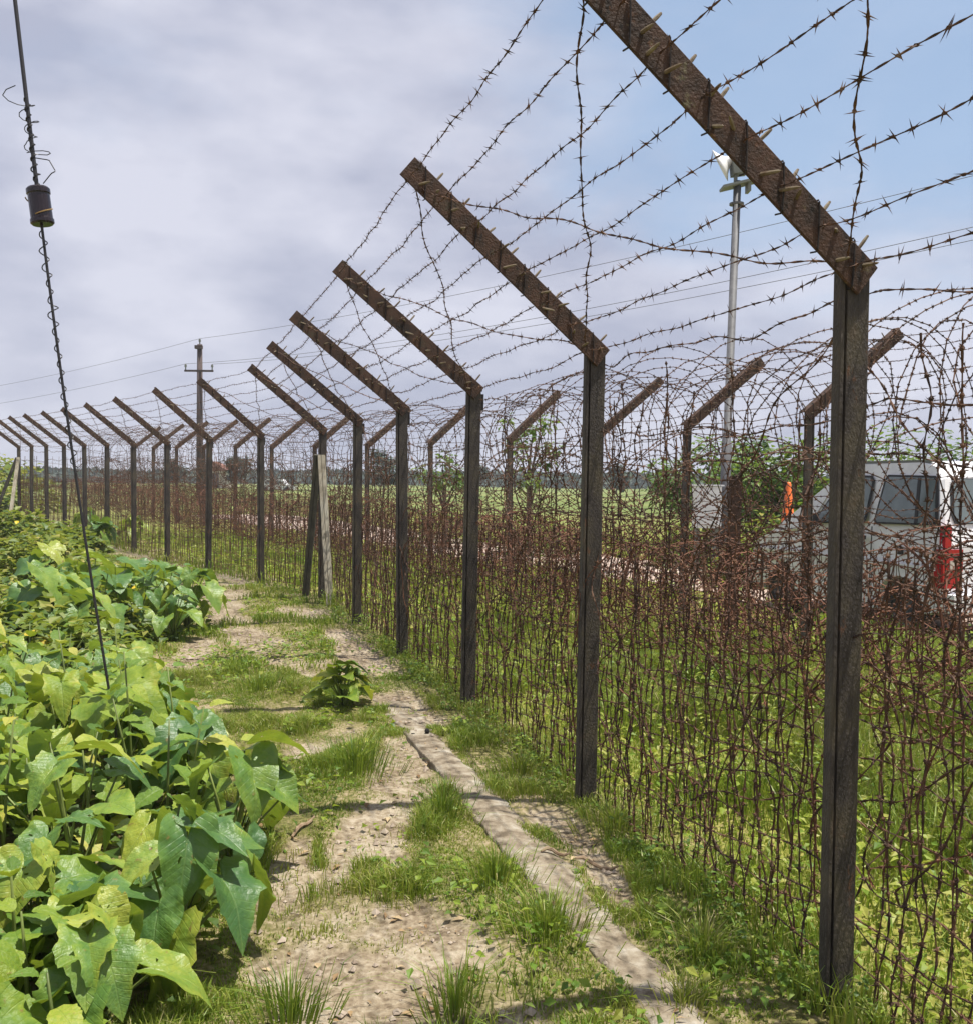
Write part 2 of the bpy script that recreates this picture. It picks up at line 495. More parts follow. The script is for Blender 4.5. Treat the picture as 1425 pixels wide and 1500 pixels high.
M_GLASS = plain('dark_window_glass', (0.15, 0.185, 0.19), rough=0.05, spec=0.9)
M_SEAL = plain('black_rubber', (0.02, 0.02, 0.022), rough=0.6)
M_TYRE = plain('tyre_rubber', (0.03, 0.028, 0.027), rough=0.85)
M_RED = plain('red_lamp_plastic', (0.42, 0.012, 0.025), rough=0.15)
M_LENS = plain('white_lamp_plastic', (0.6, 0.55, 0.5), rough=0.2)
M_ORANGE = plain('orange_plastic', (0.80, 0.16, 0.025), rough=0.45)
M_GREYPAINT = plain('grey_green_paint', (0.17, 0.18, 0.16), rough=0.6)
M_WOODPOLE = surf('dark_pole_wood', [(0.3, (0.05, 0.035, 0.035)), (0.7, (0.11, 0.08, 0.075))], scale=5, rough=0.8, stretch=(1, 1, 0.1))
M_STICK = surf('dry_twig', [(0.3, (0.16, 0.10, 0.06)), (0.7, (0.36, 0.27, 0.18))], scale=20, rough=0.9)
M_LUMP = surf('black_lump', [(0.3, (0.01, 0.01, 0.012)), (0.7, (0.04, 0.036, 0.034))], scale=30, rough=0.8, bump=0.8, bscale=80)
M_BARK = surf('tree_bark', [(0.3, (0.07, 0.05, 0.035)), (0.7, (0.16, 0.12, 0.09))], scale=8, rough=0.9)
M_STONE = surf('tan_stone', [(0.3, (0.26, 0.20, 0.15)), (0.7, (0.44, 0.37, 0.30))], scale=12, rough=0.9)
M_ROOF = plain('brown_roof_sheet', (0.22, 0.09, 0.06), rough=0.8)
M_PLASTER = plain('pale_plaster', (0.5, 0.45, 0.38), rough=0.9)

G_STOPS = [(0.0, (0.035, 0.09, 0.015)), (0.35, (0.10, 0.19, 0.024)), (0.65, (0.215, 0.295, 0.038)), (0.9, (0.34, 0.345, 0.08)), (1.0, (0.42, 0.36, 0.18))]
M_GRASS = leafy('grass_blade', G_STOPS, rough=0.45, trans=0.38, tcol=(0.42, 0.52, 0.04), obj_rand=0.0)
M_WEED = leafy('ground_weed_leaf', [(0.0, (0.045, 0.105, 0.016)), (0.4, (0.125, 0.225, 0.024)), (0.75, (0.27, 0.345, 0.037)), (1.0, (0.38, 0.37, 0.08))], rough=0.5, trans=0.38, tcol=(0.42, 0.5, 0.04), obj_rand=0.0)
M_TARO = leafy('broad_leaf', [(0.0, (0.055, 0.135, 0.042)), (0.4, (0.105, 0.205, 0.042)), (0.7, (0.19, 0.285, 0.042)), (1.0, (0.32, 0.36, 0.05))], rough=0.42, trans=0.27, tcol=(0.40, 0.52, 0.03), veins=0.17, spec=0.5, obj_rand=0.42)
M_NETTLE = leafy('toothed_leaf', [(0.0, (0.055, 0.125, 0.018)), (0.4, (0.125, 0.22, 0.024)), (0.75, (0.245, 0.32, 0.03)), (1.0, (0.42, 0.40, 0.07))], rough=0.5, trans=0.3, tcol=(0.42, 0.50, 0.03), veins=0.18, obj_rand=0.35)
M_DRY = leafy('dry_leaf', [(0.0, (0.16, 0.09, 0.04)), (0.5, (0.30, 0.20, 0.10)), (1.0, (0.46, 0.36, 0.22))], rough=0.8, trans=0.1, tcol=(0.5, 0.35, 0.1))
M_YELLOW = leafy('yellow_leaf', [(0.0, (0.45, 0.33, 0.02)), (1.0, (0.62, 0.48, 0.05))], rough=0.5, trans=0.3, tcol=(0.7, 0.5, 0.03))
M_STEM = leafy('green_stem', [(0.0, (0.08, 0.11, 0.03)), (1.0, (0.22, 0.27, 0.06))], rough=0.5, trans=0.05)
M_BUSH = leafy('bush_leaf', [(0.0, (0.030, 0.070, 0.014)), (0.4, (0.085, 0.15, 0.022)), (0.75, (0.19, 0.235, 0.035)), (1.0, (0.36, 0.32, 0.08))], rough=0.5, trans=0.36, tcol=(0.38, 0.45, 0.04), obj_rand=0.12)
M_TREE = leafy('tree_leaf', [(0.0, (0.03, 0.075, 0.016)), (0.5, (0.075, 0.15, 0.025)), (1.0, (0.17, 0.24, 0.04))], rough=0.5, trans=0.35, tcol=(0.30, 0.42, 0.04), obj_rand=0.2)
M_FAR = leafy('far_tree_leaf_hazed', [(0.0, (0.04, 0.065, 0.055)), (0.5, (0.06, 0.085, 0.065)), (1.0, (0.09, 0.12, 0.075))], rough=0.8, trans=0.1, tcol=(0.1, 0.2, 0.1), obj_rand=0.0)  # green shifted to blue-grey: haze of distance put into the leaf colour
M_FLOWER = leafy('yellow_petal', [(0.0, (0.75, 0.5, 0.02)), (1.0, (0.85, 0.62, 0.05))], trans=0.3, tcol=(0.8, 0.6, 0.05))

# ------------------------------------------------------------------ fence lines (metres)
PN = np.array([(2.20, -0.85), (1.62, 0.98), (1.06, 2.78), (0.50, 4.57), (-0.11, 6.54), (-0.72, 8.36), (-1.38, 10.27), (-2.11, 12.35), (-3.32, 14.13), (-4.61, 15.87),
               (-5.87, 17.60), (-7.13, 19.34), (-8.37, 21.10), (-9.60, 22.87), (-10.86, 24.62), (-12.12, 26.36), (-13.38, 28.10), (-14.6, 29.87)])
PI = np.array([(4.16, 4.22), (3.50, 6.33), (2.84, 8.43), (2.18, 10.56), (1.50, 12.72), (0.37, 14.72), (-0.97, 16.56), (-2.29, 18.40), (-3.62, 20.22), (-4.94, 22.04), (-6.26, 23.86),
               (-7.58, 25.68), (-8.90, 27.50), (-10.22, 29.32), (-11.54, 31.14)])
HPOST = 2.2
def gz(x, y):
    """lie of the land: flat, rising a little far along the fence"""
    x, y = np.asarray(x, float), np.asarray(y, float)
    return 0.24 * sstep(17, 31, y) * sstep(4, -6, x)
def heading(P, i):
    a, b = P[max(i - 1, 0)], P[min(i + 1, len(P) - 1)]
    d = (b - a) / np.hypot(*(b - a))
    return d
def seg_dist(x, y, pts, rad=None):
    """distance to a polyline, less a radius that varies along it"""
    best = np.full(np.shape(x), 1e9)
    for i in range(len(pts) - 1):
        a, b = np.array(pts[i][:2]), np.array(pts[i + 1][:2])
        d = b - a
        t = np.clip(((x - a[0]) * d[0] + (y - a[1]) * d[1]) / (d @ d + 1e-9), 0, 1)
        q = np.hypot(x - a[0] - t * d[0], y - a[1] - t * d[1])
        if rad is not None: q = q / (rad[i] + (rad[i + 1] - rad[i]) * t)
        best = np.minimum(best, q)
    return best
def side_of_near(x, y):
    """signed distance right (+) of the near fence"""
    best, sg = np.full(np.shape(x), 1e9), np.zeros(np.shape(x))
    for i in range(len(PN) - 1):
        a, d = PN[i], PN[i + 1] - PN[i]
        t = ((x - a[0]) * d[0] + (y - a[1]) * d[1]) / (d @ d)
        t = np.clip(t, 0 if i else -9, 1 if i < len(PN) - 2 else 99)
        q = np.hypot(x - a[0] - t * d[0], y - a[1] - t * d[1])
        s = (x - a[0]) * d[1] - (y - a[1]) * d[0]
        sg = np.where(q < best, np.sign(s), sg)
        best = np.minimum(best, q)
    return best * sg
DIRT = []
for pts in ([(560, 1530, .36), (545, 1440, .36), (540, 1370, .32), (525, 1290, .23), (520, 1235, .17), (590, 1160, .16), (600, 1105, .2), (620, 1065, .17)],
            [(410, 1420, .10), (425, 1330, .15), (432, 1260, .12), (440, 1230, .06)],
            [(620, 1065, .17), (572, 1010, .17), (528, 962, .2), (490, 925, .16)],
            [(430, 1110, .05), (452, 1094, .13), (530, 1075, .09)],
            [(480, 990, .16), (425, 962, .22), (365, 932, .22), (318, 893, .28), (322, 862, .45)],
            [(262, 985, .1), (274, 962, .17), (292, 938, .14)],
            [(290, 858, .4), (375, 855, .4), (300, 830, .35), (215, 815, .5), (100, 792, .6), (10, 768, .7)],
            [(470, 905, .2), (420, 890, .2)],
            [(960, 1450, .03), (900, 1300, .05), (860, 1240, .08), (800, 1195, .1)]):
    g = [tuple(ground_pt(a, b)) for a, b, _ in pts]
    DIRT.append((g, [p[2] for p in pts]))
def bare(x, y):
    """1 = bare trodden earth, 0 = grass"""
    x, y = np.asarray(x, float), np.asarray(y, float)
    q = np.full(x.shape, 9.0)
    for g, r in DIRT: q = np.minimum(q, seg_dist(x, y, g, r))
    n = vnoise(x, y, 0.35, 3, 3)
    patch = sstep(.54, .70, vnoise(x, y, .42, 7, 3))
    return sstep(1.25, 0.8, q + (n - 0.5) * 1.1) * (1 - .8 * patch)
INN = [tuple(p + np.array((heading(PI, i)[1], -heading(PI, i)[0])) * 3.2) for i, p in enumerate(PI)]
def on_road(x, y):
    return seg_dist(x, y, INN)

# ------------------------------------------------------------------ ground
def spaced(a, b, step, far_lo, far_hi, grow=1.12):
    mid = list(np.arange(a, b, step))
    lo, hi, st = [a], [b], step
    while lo[-1] > far_lo:
        st *= grow
        lo.append(lo[-1] - st)
    st = step
    while hi[-1] < far_hi:
        st *= grow
        hi.append(hi[-1] + st)
    return np.array(lo[:0:-1] + mid + hi)
gx, gy = spaced(-3.2, 3.2, 0.035, -850, 850), spaced(1.6, 10.0, 0.04, -60, 1400)
GX, GY = np.meshgrid(gx, gy)
BA = bare(GX, GY)
sd = side_of_near(GX, GY)
near_w = sstep(30, 14, GY)
rd = on_road(GX, GY)
rel = (vnoise(GX, GY, 0.5, 11, 3) - 0.5) * 0.05 + (vnoise(GX, GY, 0.09, 21, 2) - 0.5) * 0.022 + (vnoise(GX, GY, 0.04, 25) - 0.5) * 0.010 * BA
rel = rel - 0.018 * BA
GZ = gz(GX, GY) + rel * near_w * sstep(1.4, 2.4, rd) * np.where(sd > 0.2, 0.6, 1.0)
nx, ny = len(gx), len(gy)
INS = sstep(-.1, .5, sd)
g = MB()
i0 = (np.arange(ny - 1)[:, None] * nx + np.arange(nx - 1)[None, :]).ravel()
g.add(np.stack((GX, GY, GZ), -1).reshape(-1, 3), np.stack((i0, i0 + 1, i0 + nx + 1, i0 + nx), 1), tone=BA.ravel())
def ground_material():
    m, nd, lk, b = newmat('earth_and_turf')
    at = nd.new('ShaderNodeAttribute')
    at.attribute_name = 'tone'
    tc = nd.new('ShaderNodeTexCoord')
    def noise(sc, det=6):
        n = nd.new('ShaderNodeTexNoise')
        n.inputs['Scale'].default_value, n.inputs['Detail'].default_value = sc, det
        lk.new(tc.outputs['Object'], n.inputs['Vector'])
        return n.outputs[0]
    n1, n2, n3 = noise(3.0, 9), noise(38, 8), noise(0.07, 4)
    dirt = ramp(nd, [(0.38, (0.10, 0.074, 0.047)), (0.46, (0.195, 0.150, 0.10)), (0.54, (0.275, 0.222, 0.153)), (0.64, (0.37, 0.315, 0.235))])
    mx0 = nd.new('ShaderNodeMath')
    mx0.operation = 'MULTIPLY_ADD'
    lk.new(n2, mx0.inputs[0])
    mx0.inputs[1].default_value = 0.55
    ml = nd.new('ShaderNodeMath')
    ml.operation = 'MULTIPLY'
    lk.new(n1, ml.inputs[0])
    ml.inputs[1].default_value = 0.5
    lk.new(ml.outputs[0], mx0.inputs[2])
    lk.new(mx0.outputs[0], dirt.inputs[0])
    turf = ramp(nd, [(0.38, (0.07, 0.066, 0.024)), (0.47, (0.135, 0.13, 0.042)), (0.54, (0.205, 0.175, 0.08)), (0.64, (0.32, 0.255, 0.165))])
    lk.new(mx0.outputs[0], turf.inputs[0])
    lush = ramp(nd, [(0.38, (0.09, 0.10, 0.024)), (0.48, (0.18, 0.19, 0.036)), (0.58, (0.26, 0.245, 0.06)), (0.68, (0.34, 0.28, 0.13))])
    lk.new(mx0.outputs[0], lush.inputs[0])
    ai = nd.new('ShaderNodeAttribute')
    ai.attribute_name = 'inside'
    mi = nd.new('ShaderNodeMix')
    mi.data_type = 'RGBA'
    lk.new(ai.outputs['Fac'], mi.inputs['Factor'])
    lk.new(turf.outputs[0], mi.inputs[6])
    lk.new(lush.outputs[0], mi.inputs[7])
    field = ramp(nd, [(0.35, (0.095, 0.14, 0.035)), (0.55, (0.17, 0.20, 0.06)), (0.7, (0.25, 0.24, 0.09))])
    lk.new(n3, field.inputs[0])
    cd = nd.new('ShaderNodeSeparateXYZ')
    lk.new(tc.outputs['Object'], cd.inputs[0])
    mr = nd.new('ShaderNodeMapRange')
    mr.inputs[1].default_value, mr.inputs[2].default_value = 18, 45
    lk.new(cd.outputs['Y'], mr.inputs[0])
    mf = nd.new('ShaderNodeMix')
    mf.data_type = 'RGBA'
    lk.new(mr.outputs[0], mf.inputs['Factor'])
    lk.new(mi.outputs[2], mf.inputs[6])
    lk.new(field.outputs[0], mf.inputs[7])
    mm = nd.new('ShaderNodeMix')
    mm.data_type = 'RGBA'
    lk.new(at.outputs['Fac'], mm.inputs['Factor'])
    lk.new(mf.outputs[2], mm.inputs[6])
    lk.new(dirt.outputs[0], mm.inputs[7])
    lk.new(mm.outputs[2], b.inputs['Base Color'])
    b.inputs['Roughness'].default_value = 0.95
    b.inputs['Specular IOR Level'].default_value = 0.15
    bp = nd.new('ShaderNodeBump')
    bp.inputs['Strength'].default_value, bp.inputs['Distance'].default_value = 0.8, 0.03
    lk.new(n2, bp.inputs['Height'])
    lk.new(bp.outputs[0], b.inputs['Normal'])
    return m
go = g.build('ground', ground_material(), smooth=True)
_at = go.data.attributes.new('inside', 'FLOAT', 'POINT')
_at.data.foreach_set('value', INS.ravel().astype(np.float32))
tag(go, 'flat ground of trodden earth and turf', kind='structure')
def hgt(x, y):
    """ground height at points, for planting"""
    x, y = np.asarray(x, float), np.asarray(y, float)
    ix, iy = np.clip(np.searchsorted(gx, x) - 1, 0, nx - 2), np.clip(np.searchsorted(gy, y) - 1, 0, ny - 2)
    fx, fy = (x - gx[ix]) / (gx[ix + 1] - gx[ix]), (y - gy[iy]) / (gy[iy + 1] - gy[iy])
    return (GZ[iy, ix] * (1 - fx) + GZ[iy, ix + 1] * fx) * (1 - fy) + (GZ[iy + 1, ix] * (1 - fx) + GZ[iy + 1, ix + 1] * fx) * fy

# a dirt track beyond the inner fence
rm = MB()
RC = np.array([(INN[0][0] + 1.5, INN[0][1] - 8)] + INN)
cum = np.concatenate(([0], np.cumsum(np.hypot(*np.diff(RC, axis=0).T))))
ss = np.arange(0, cum[-1], 0.3)
rx, ry = np.interp(ss, cum, RC[:, 0]), np.interp(ss, cum, RC[:, 1])
tx, ty = np.gradient(rx), np.gradient(ry)
tl = np.hypot(tx, ty)
tx, ty = tx / tl, ty / tl
Vr = []
for k, o in enumerate((-1.5, -0.9, -0.3, 0.3, 0.9, 1.5)):
    oo = o + (vnoise(ss, ss * 0, 0.9, 31 + k, 2) - 0.5) * (0.7 if abs(o) > 1.2 else 0.1)
    X, Y = rx + ty * oo, ry - tx * oo
    Vr.append(np.stack((X, Y, gz(X, Y) + 0.012 + (0.0 if abs(o) > 1.2 else 0.012)), 1))
Vr = np.stack(Vr, 1)
n6 = 6
ii = (np.arange(len(ss) - 1)[:, None] * n6 + np.arange(n6 - 1)[None, :]).ravel()
rm.add(Vr.reshape(-1, 3), np.stack((ii, ii + 1, ii + n6 + 1, ii + n6), 1))
M_ROAD = surf('dusty_road', [(0.3, (0.27, 0.19, 0.15)), (0.5, (0.40, 0.31, 0.26)), (0.7, (0.50, 0.42, 0.37))], scale=2.2, detail=9, rough=0.95, bump=0.6, bscale=14, bdist=0.02, spec=0.1)
tag(rm.build('road', M_ROAD, smooth=True), 'dusty pinkish dirt road beyond the second fence', kind='structure')

# low concrete plinth strip beside the fence, half under soil
st = MB()
LC = np.array([PN[1] + 0, PN[2], PN[3], PN[4], PN[5]])
cum = np.concatenate(([0], np.cumsum(np.hypot(*np.diff(LC, axis=0).T))))
ss = np.arange(0, 6.9, 0.02)
cx, cy = np.interp(ss, cum, LC[:, 0]), np.interp(ss, cum, LC[:, 1])
tx, ty = np.gradient(cx), np.gradient(cy)
tl = np.hypot(tx, ty)
lx, ly = -ty / tl, tx / tl
fade = sstep(6.8, 4.6, ss)
prof = []
for k, (o, z) in enumerate(((0.34, -0.06), (0.36, -0.004), (0.38, 0.004), (0.41, 0.010), (0.44, 0.013), (0.50, 0.015), (0.556, 0.015), (0.566, 0.013), (0.571, 0.008), (0.573, -0.06))):
    w = (vnoise(ss, ss * 0 + (k > 4) * 3.1, 0.22, 41 + (k > 4), 4) - 0.5) * (0.11 if k < 3 else 0.05 if k > 5 else 0.02)
    zz = (z + (vnoise(ss, ss * 0, 0.2, 51 + k, 4) - 0.5) * 0.016) * (fade if z > 0 else 1) - 0.03 * (1 - fade)
    X, Y = cx + lx * (o + w), cy + ly * (o + w)
    prof.append(np.stack((X, Y, zz), 1))
prof = np.stack(prof, 1)
k9 = prof.shape[1]
ii = (np.arange(len(ss) - 1)[:, None] * k9 + np.arange(k9 - 1)[None, :]).ravel()
st.add(prof.reshape(-1, 3), np.stack((ii, ii + k9, ii + k9 + 1, ii + 1), 1))
M_STRIP = surf('dusty_concrete', [(0.36, (0.12, 0.095, 0.066)), (0.46, (0.215, 0.175, 0.125)), (0.56, (0.285, 0.245, 0.185)), (0.68, (0.385, 0.35, 0.29))], scale=11, detail=10, rough=0.93, bump=0.8, bscale=60, bdist=0.014, spec=0.15)
tag(st.build('kerb', M_STRIP, smooth=True), 'low concrete strip under dust beside the fence', kind='structure')

# ------------------------------------------------------------------ fences
ARM_H, ARM_V = 0.90, 0.73
AL = math.hypot(ARM_H, ARM_V)
def upright_mesh(sg):
    """angle-iron upright; face towards -y, arm side is -x*sg"""
    m = MB()
    # plan of the section: face with a groove, flange running back on the arm side
    pl = [(-.050, .003), (-.047, .000), (-.036, .000), (-.034, .016), (-.029, .016), (-.027, .000), (.046, .000), (.050, .004), (.050, .014), (.044, .022), (-.040, .026), (-.041, .034), (-.050, .034)]
    pl = [(x * sg, y) for x, y in pl]
    if sg < 0: pl = pl[::-1]
    n = 12
    zs = np.linspace(-0.25, HPOST, n)
    P = np.array(pl)
    k = len(P)
    V = np.concatenate([np.column_stack((P[:, 0], P[:, 1], np.full(k, z))) for z in zs])
    q = [(i * k + j, i * k + (j + 1) % k, (i + 1) * k + (j + 1) % k, (i + 1) * k + j) for i in range(n - 1) for j in range(k)]
    m.add(V, q)
    # top closing plate
    m.box((0, 0.016, HPOST - 0.002), (0.09, 0.026, 0.004))
    return m.mesh('post', M_POST)
def arm_frame(sg):
    a = np.array((-ARM_H * sg, 0, ARM_V)) / AL            # along the arm, outwards
    w = np.array((ARM_V * sg, 0, ARM_H)) / AL             # across it, upper edge
    return a, w
def arm_mesh(sg):
    a, w = arm_frame(sg)
    y = np.array((0, 1.0, 0))
    m = MB()
    s0, L = -0.042, AL + 0.05
    o = np.array((0, 0, HPOST - 0.02))
    # face plate
    m.prism([(-.053, -.009), (-.050, -.012), (.050, -.012), (.053, -.009), (.053, -.003), (-.053, -.003)], w, y, a, o + a * s0, L - s0)
    # upper flange running back
    m.prism([(.043, -.003), (.053, -.003), (.053, .066), (.045, .066)], w, y, a, o + a * s0, L - s0)
    return m.mesh('arm', M_ARM)
def nail_mesh():
    m = MB()
    m.lathe([(0.0, -0.012), (0.0062, -0.012), (0.0058, 0.03), (0.0038, 0.052), (0.0, 0.062)], n=6)
    return m.mesh('nail', M_NAIL)
def spike_mesh():
    m = MB()
    m.lathe([(0.0, -0.02), (0.0055, -0.02), (0.0058, 0.045), (0.0042, 0.062), (0.0, 0.066)], n=6)
    return m.mesh('spike', M_NAIL)
def tie_mesh(sg):
    """binding wire looped round the arm plate, upright on its face"""
    m = MB()
    a, w = arm_frame(sg)
    h = 0.107 / w[2] * 0.5
    P = [(0.006, 0.02, h + 0.004), (0.002, -0.008, h + 0.004), (0, -0.0165, h - 0.004), (0.002, -0.0155, 0), (-0.001, -0.0165, -h + 0.004), (0, -0.006, -h - 0.003), (0, 0.02, -h)]
    m.tube(P, 0.0028, 5)
    return m.mesh('binding_wire', M_TIE)
NAIL, SPIKE = nail_mesh(), spike_mesh()
UPR = {1: upright_mesh(1), -1: upright_mesh(-1)}
ARMM = {1: arm_mesh(1), -1: arm_mesh(-1)}
TIE = {1: tie_mesh(1), -1: tie_mesh(-1)}
def nail_places(sg, rnd):
    """places of nails, spikes and ties on an arm: (kind, position, rotation)"""
    a, w = arm_frame(sg)
    o = np.array((0, 0, HPOST - 0.02))
    out = []
    for k in range(9):
        t = 0.01 + k * (AL - 0.04) / 8.6
        p = o + a * (t + rnd.uniform(-.02, .02)) + w * rnd.uniform(-.03, .035) + np.array((0, -0.012, 0))
        out.append(('nail', p, (R(90) + rnd.uniform(-.25, .15), 0, rnd.uniform(-0.75, 0.45))))
        if k % 2 == 0:
            p = o + a * (t + 0.065) + w * rnd.uniform(-.035, .0) + np.array((0, -0.012, 0))
            out.append(('nail', p, (R(90) + rnd.uniform(-.2, .35), 0, rnd.uniform(-0.5, 0.9))))
    for k in range(8):
        t = 0.02 + k * (AL - 0.06) / 7.4
        p = o + a * (t + rnd.uniform(-.015, .015)) + w * 0.053 + np.array((0, 0.028 + rnd.uniform(-.01, .02), 0))
        tilt = math.atan2(w[0], w[2]) + rnd.uniform(-.12, .25) * sg
        out.append(('spike', p, (rnd.uniform(-.2, .2), tilt, 0)))
    for k in range(8):
        p = o + a * (0.03 + k * (AL - 0.04) / 7.3)
        out.append(('binding_wire', p, (0, rnd.uniform(-.04, .04), rnd.uniform(-.05, .05))))
    return out
def joined_places(sg, seed):
    rnd = random.Random(seed)
    m = MB()
    for kind, p, r in nail_places(sg, rnd):
        if kind == 'binding_wire':
            h = 0.075
            m.box((p[0], -0.0155, p[2]), (0.005, 0.005, 2 * h * 0.9))
        else:
            rot = Matrix.Rotation(r[2], 4, 'Z') @ Matrix.Rotation(r[1], 4, 'Y') @ Matrix.Rotation(r[0], 4, 'X')
            m.lathe([(0.006, -0.012), (0.005, 0.04), (0.0, 0.06)], p, n=4, rot=rot)
    return m.mesh('nails', M_NAIL)
JOIN = {1: joined_places(1, 5), -1: joined_places(-1, 6)}
def make_posts(root, P, sg, detailed, skip=()):
    for i, p in enumerate(P):
        if i in skip: continue
        d = heading(P, i)
        rz = math.atan2(-d[0], d[1])
        rnd = random.Random(i * 7 + (3 if sg > 0 else 9))
        post = link('post', UPR[sg], root, True, (p[0], p[1], float(gz(*p))), (rnd.uniform(-.010, .010), rnd.uniform(-.011, .011), rz + rnd.uniform(-.04, .04)))
        link('arm', ARMM[sg], post)
        if i in detailed:
            for kind, q, r in nail_places(sg, rnd):
                link(kind, {'nail': NAIL, 'spike': SPIKE, 'binding_wire': TIE[sg]}[kind], post, loc=tuple(q), rot=r)
        else:
            tag(link('nails', JOIN[sg], post), kind='stuff')
        if sg > 0 and i in (3, 4, 5, 7, 8, 9):
            m = MB()
            m.box((0.062, 0.05, HPOST - 0.10), (0.034, 0.03, 0.11))
            m.box((0.045, 0.05, HPOST - 0.02), (0.05, 0.012, 0.012))
            m.build('hanging_block', M_TIE, post)

near = empty('barbed_wire_fence', (1.06, 2.78, 0), 'front fence of rusty posts and barbed wire with arms leaning over the dirt path', 'fence')
inner = empty('barbed_wire_fence', (2.84, 8.43, 0), 'second fence behind the wire coils, arms leaning away towards the white van', 'fence')
make_posts(near, PN[1:], 1, set(range(0, 8)))
make_posts(inner, PI[1:], -1, {0, 1, 2, 3})

# raking braces at the corner post and the far braced post
def brace(root, p, foot, top, mat, name='brace', wd=0.085):
    a, b = np.array((*foot, float(gz(*foot)) - 0.1)), np.array((p[0] + top[0], p[1] + top[1], float(gz(*p)) + top[2]))
    L = np.linalg.norm(b - a)
    z = (b - a) / L
    x = np.cross((0, 1, 0), z)
    x /= np.linalg.norm(x)
    y = np.cross(z, x)
    m = MB()
    h = wd / 2
    m.prism([(-h, -h * .8), (-h * .15, -h * .8), (-h * .08, -h * .55), (h * .08, -h * .55), (h * .15, -h * .8), (h, -h * .8), (h, h * .8), (-h, h * .8)], x, y, z, a, L)
    return m.build(name, mat, root, True)
p6 = PN[7]
LN6 = np.array((-.90, -.43)) * .05
br = brace(near, p6, ground_pt(490, 886) + LN6, (0.0, -0.13, 1.85), M_BRACE)
br['label'] = 'pale sunlit raking brace at the corner post'
br = brace(near, p6, ground_pt(447, 872), (-0.05, -0.11, 1.86), M_BRACED)
br['label'] = 'dark raking brace at the corner post'
p16 = PN[17]
f0 = p16 + np.array((-0.62, -0.25))
brace(near, p16, p16 + np.array((-0.75, -0.2)), (-0.03, -0.08, 1.85), M_BRACED)['label'] = 'dark raking brace at the farthest post'
brace(near, p16, p16 + np.array((0.16, -0.95)), (0.02, -0.1, 1.86), M_BRACE)['label'] = 'pale raking brace at the farthest post'

def cam_d2(P):
    return np.linalg.norm(np.asarray(P) - np.array((0, 0, CAM_H)), axis=-1)
def wire_into(m, P, lod=None, r=0.0040, red=False):
    """one barbed strand along polyline P, finer where it runs close"""
    P = np.asarray(P, float)
    d = cam_d2(P).min() if lod is None else lod
    rr = r
    if d < 8:
        m.tube(P, rr, 4, flat=0.55, twist=1.0, caps=False)
        m.barbs(P, 0.085, 0.027, 0.0024)
    elif d < 15:
        m.tube(P, rr, 3, caps=False)
        m.barbs(P, 0.095, 0.026, 0.0022)
    else:
        m.tube(P, rr, 3, caps=False)
        m.barbs(P, 0.13, 0.028, 0.0028, knot=False)
def sampled(a, b, sag=0.02, step=0.05, wob=0.006, bow=None, seed=0):
    a, b = np.array(a, float), np.array(b, float)
    L = np.linalg.norm(b - a)
    n = max(4, int(L / step) + 1)
    t = np.linspace(0, 1, n)
    P = a + (b - a) * t[:, None]
    env = 4 * t * (1 - t)
    P[:, 2] -= sag * env
    if bow is not None: P += np.outer(env, np.array(bow))
    r2 = np.random.default_rng(seed + 1000)
    for ax in range(3):
        ph = r2.uniform(0, 6.28, 3)
        P[:, ax] += sum(wob / (k + 1) * np.sin(t * L * (2.2 + 3.1 * k) * 2 + ph[k]) for k in range(3)) * np.minimum(1, env * 4)
    return P
def local_pt(P, i, sg, s, off):
    """point s along the arm of post i (s < 0: down the upright), off behind its face"""
    p, d = P[i], heading(P, i)
    left = np.array((-d[1], d[0])) * sg
    z0 = float(gz(*p))
    if s >= 0:
        q = p + left * ARM_H / AL * s + d * off
        return np.array((q[0], q[1], z0 + HPOST - 0.02 + ARM_V / AL * s))
    q = p - left * (0.060 - 0.2 * (off - .05)) + d * (off - .03)
    return np.array((q[0], q[1], z0 + HPOST + s))
def lod_step(a, b):
    d = min(cam_d2(a), cam_d2(b))
    return (0.022 if d < 5.5 else 0.035 if d < 9 else 0.09 if d < 15 else 0.2), d
def run_strand(root, name, P, sg, s, mat, off=0.02, sag=0.025, seed=0, wob=0.006, zj=0.0, r=0.004):
    m = MB()
    r2 = random.Random(seed)
    jit = [r2.uniform(-zj, zj) for _ in P]
    for i in range(len(P) - 1):
        a, b = local_pt(P, i, sg, s, off), local_pt(P, i + 1, sg, s, off)
        a[2] += jit[i]
        b[2] += jit[i + 1]
        step, d = lod_step(a, b)
        wire_into(m, sampled(a, b, sag * r2.uniform(0.3, 1.6), step, wob, seed=seed * 31 + i), d, r=r)
    return m.build(name, mat, root, True)
NP, IP = PN, PI
for k in range(8):
    run_strand(near, 'arm_strand', NP, 1, 0.02 + k * (AL - 0.02) / 7.0, M_WIRE, off=0.03, sag=0.02, seed=100 + k, r=.0031)
for k, z in enumerate((-0.10, -0.36, -0.58, -0.80, -0.93, -1.04, -1.15, -1.25, -1.35, -1.45, -1.55, -1.66, -1.77, -1.88, -1.99, -2.1)):
    run_strand(near, 'horizontal_strand', NP, 1, z, M_WIRE, off=0.05, sag=0.05, seed=130 + k, wob=0.018, zj=0.05, r=0.0037)
for k in range(6):
    run_strand(inner, 'arm_strand', IP, -1, 0.05 + k * (AL - 0.05) / 5.0, M_WIRE, off=0.03, sag=0.03, seed=160 + k)
for k, z in enumerate((-0.08, -0.3, -0.55, -0.8, -1.05, -1.3, -1.55, -1.8, -2.05)):
    run_strand(inner, 'horizontal_strand', IP, -1, z, M_WIRE, off=0.05, sag=0.05, seed=180 + k, wob=0.014, zj=0.04)
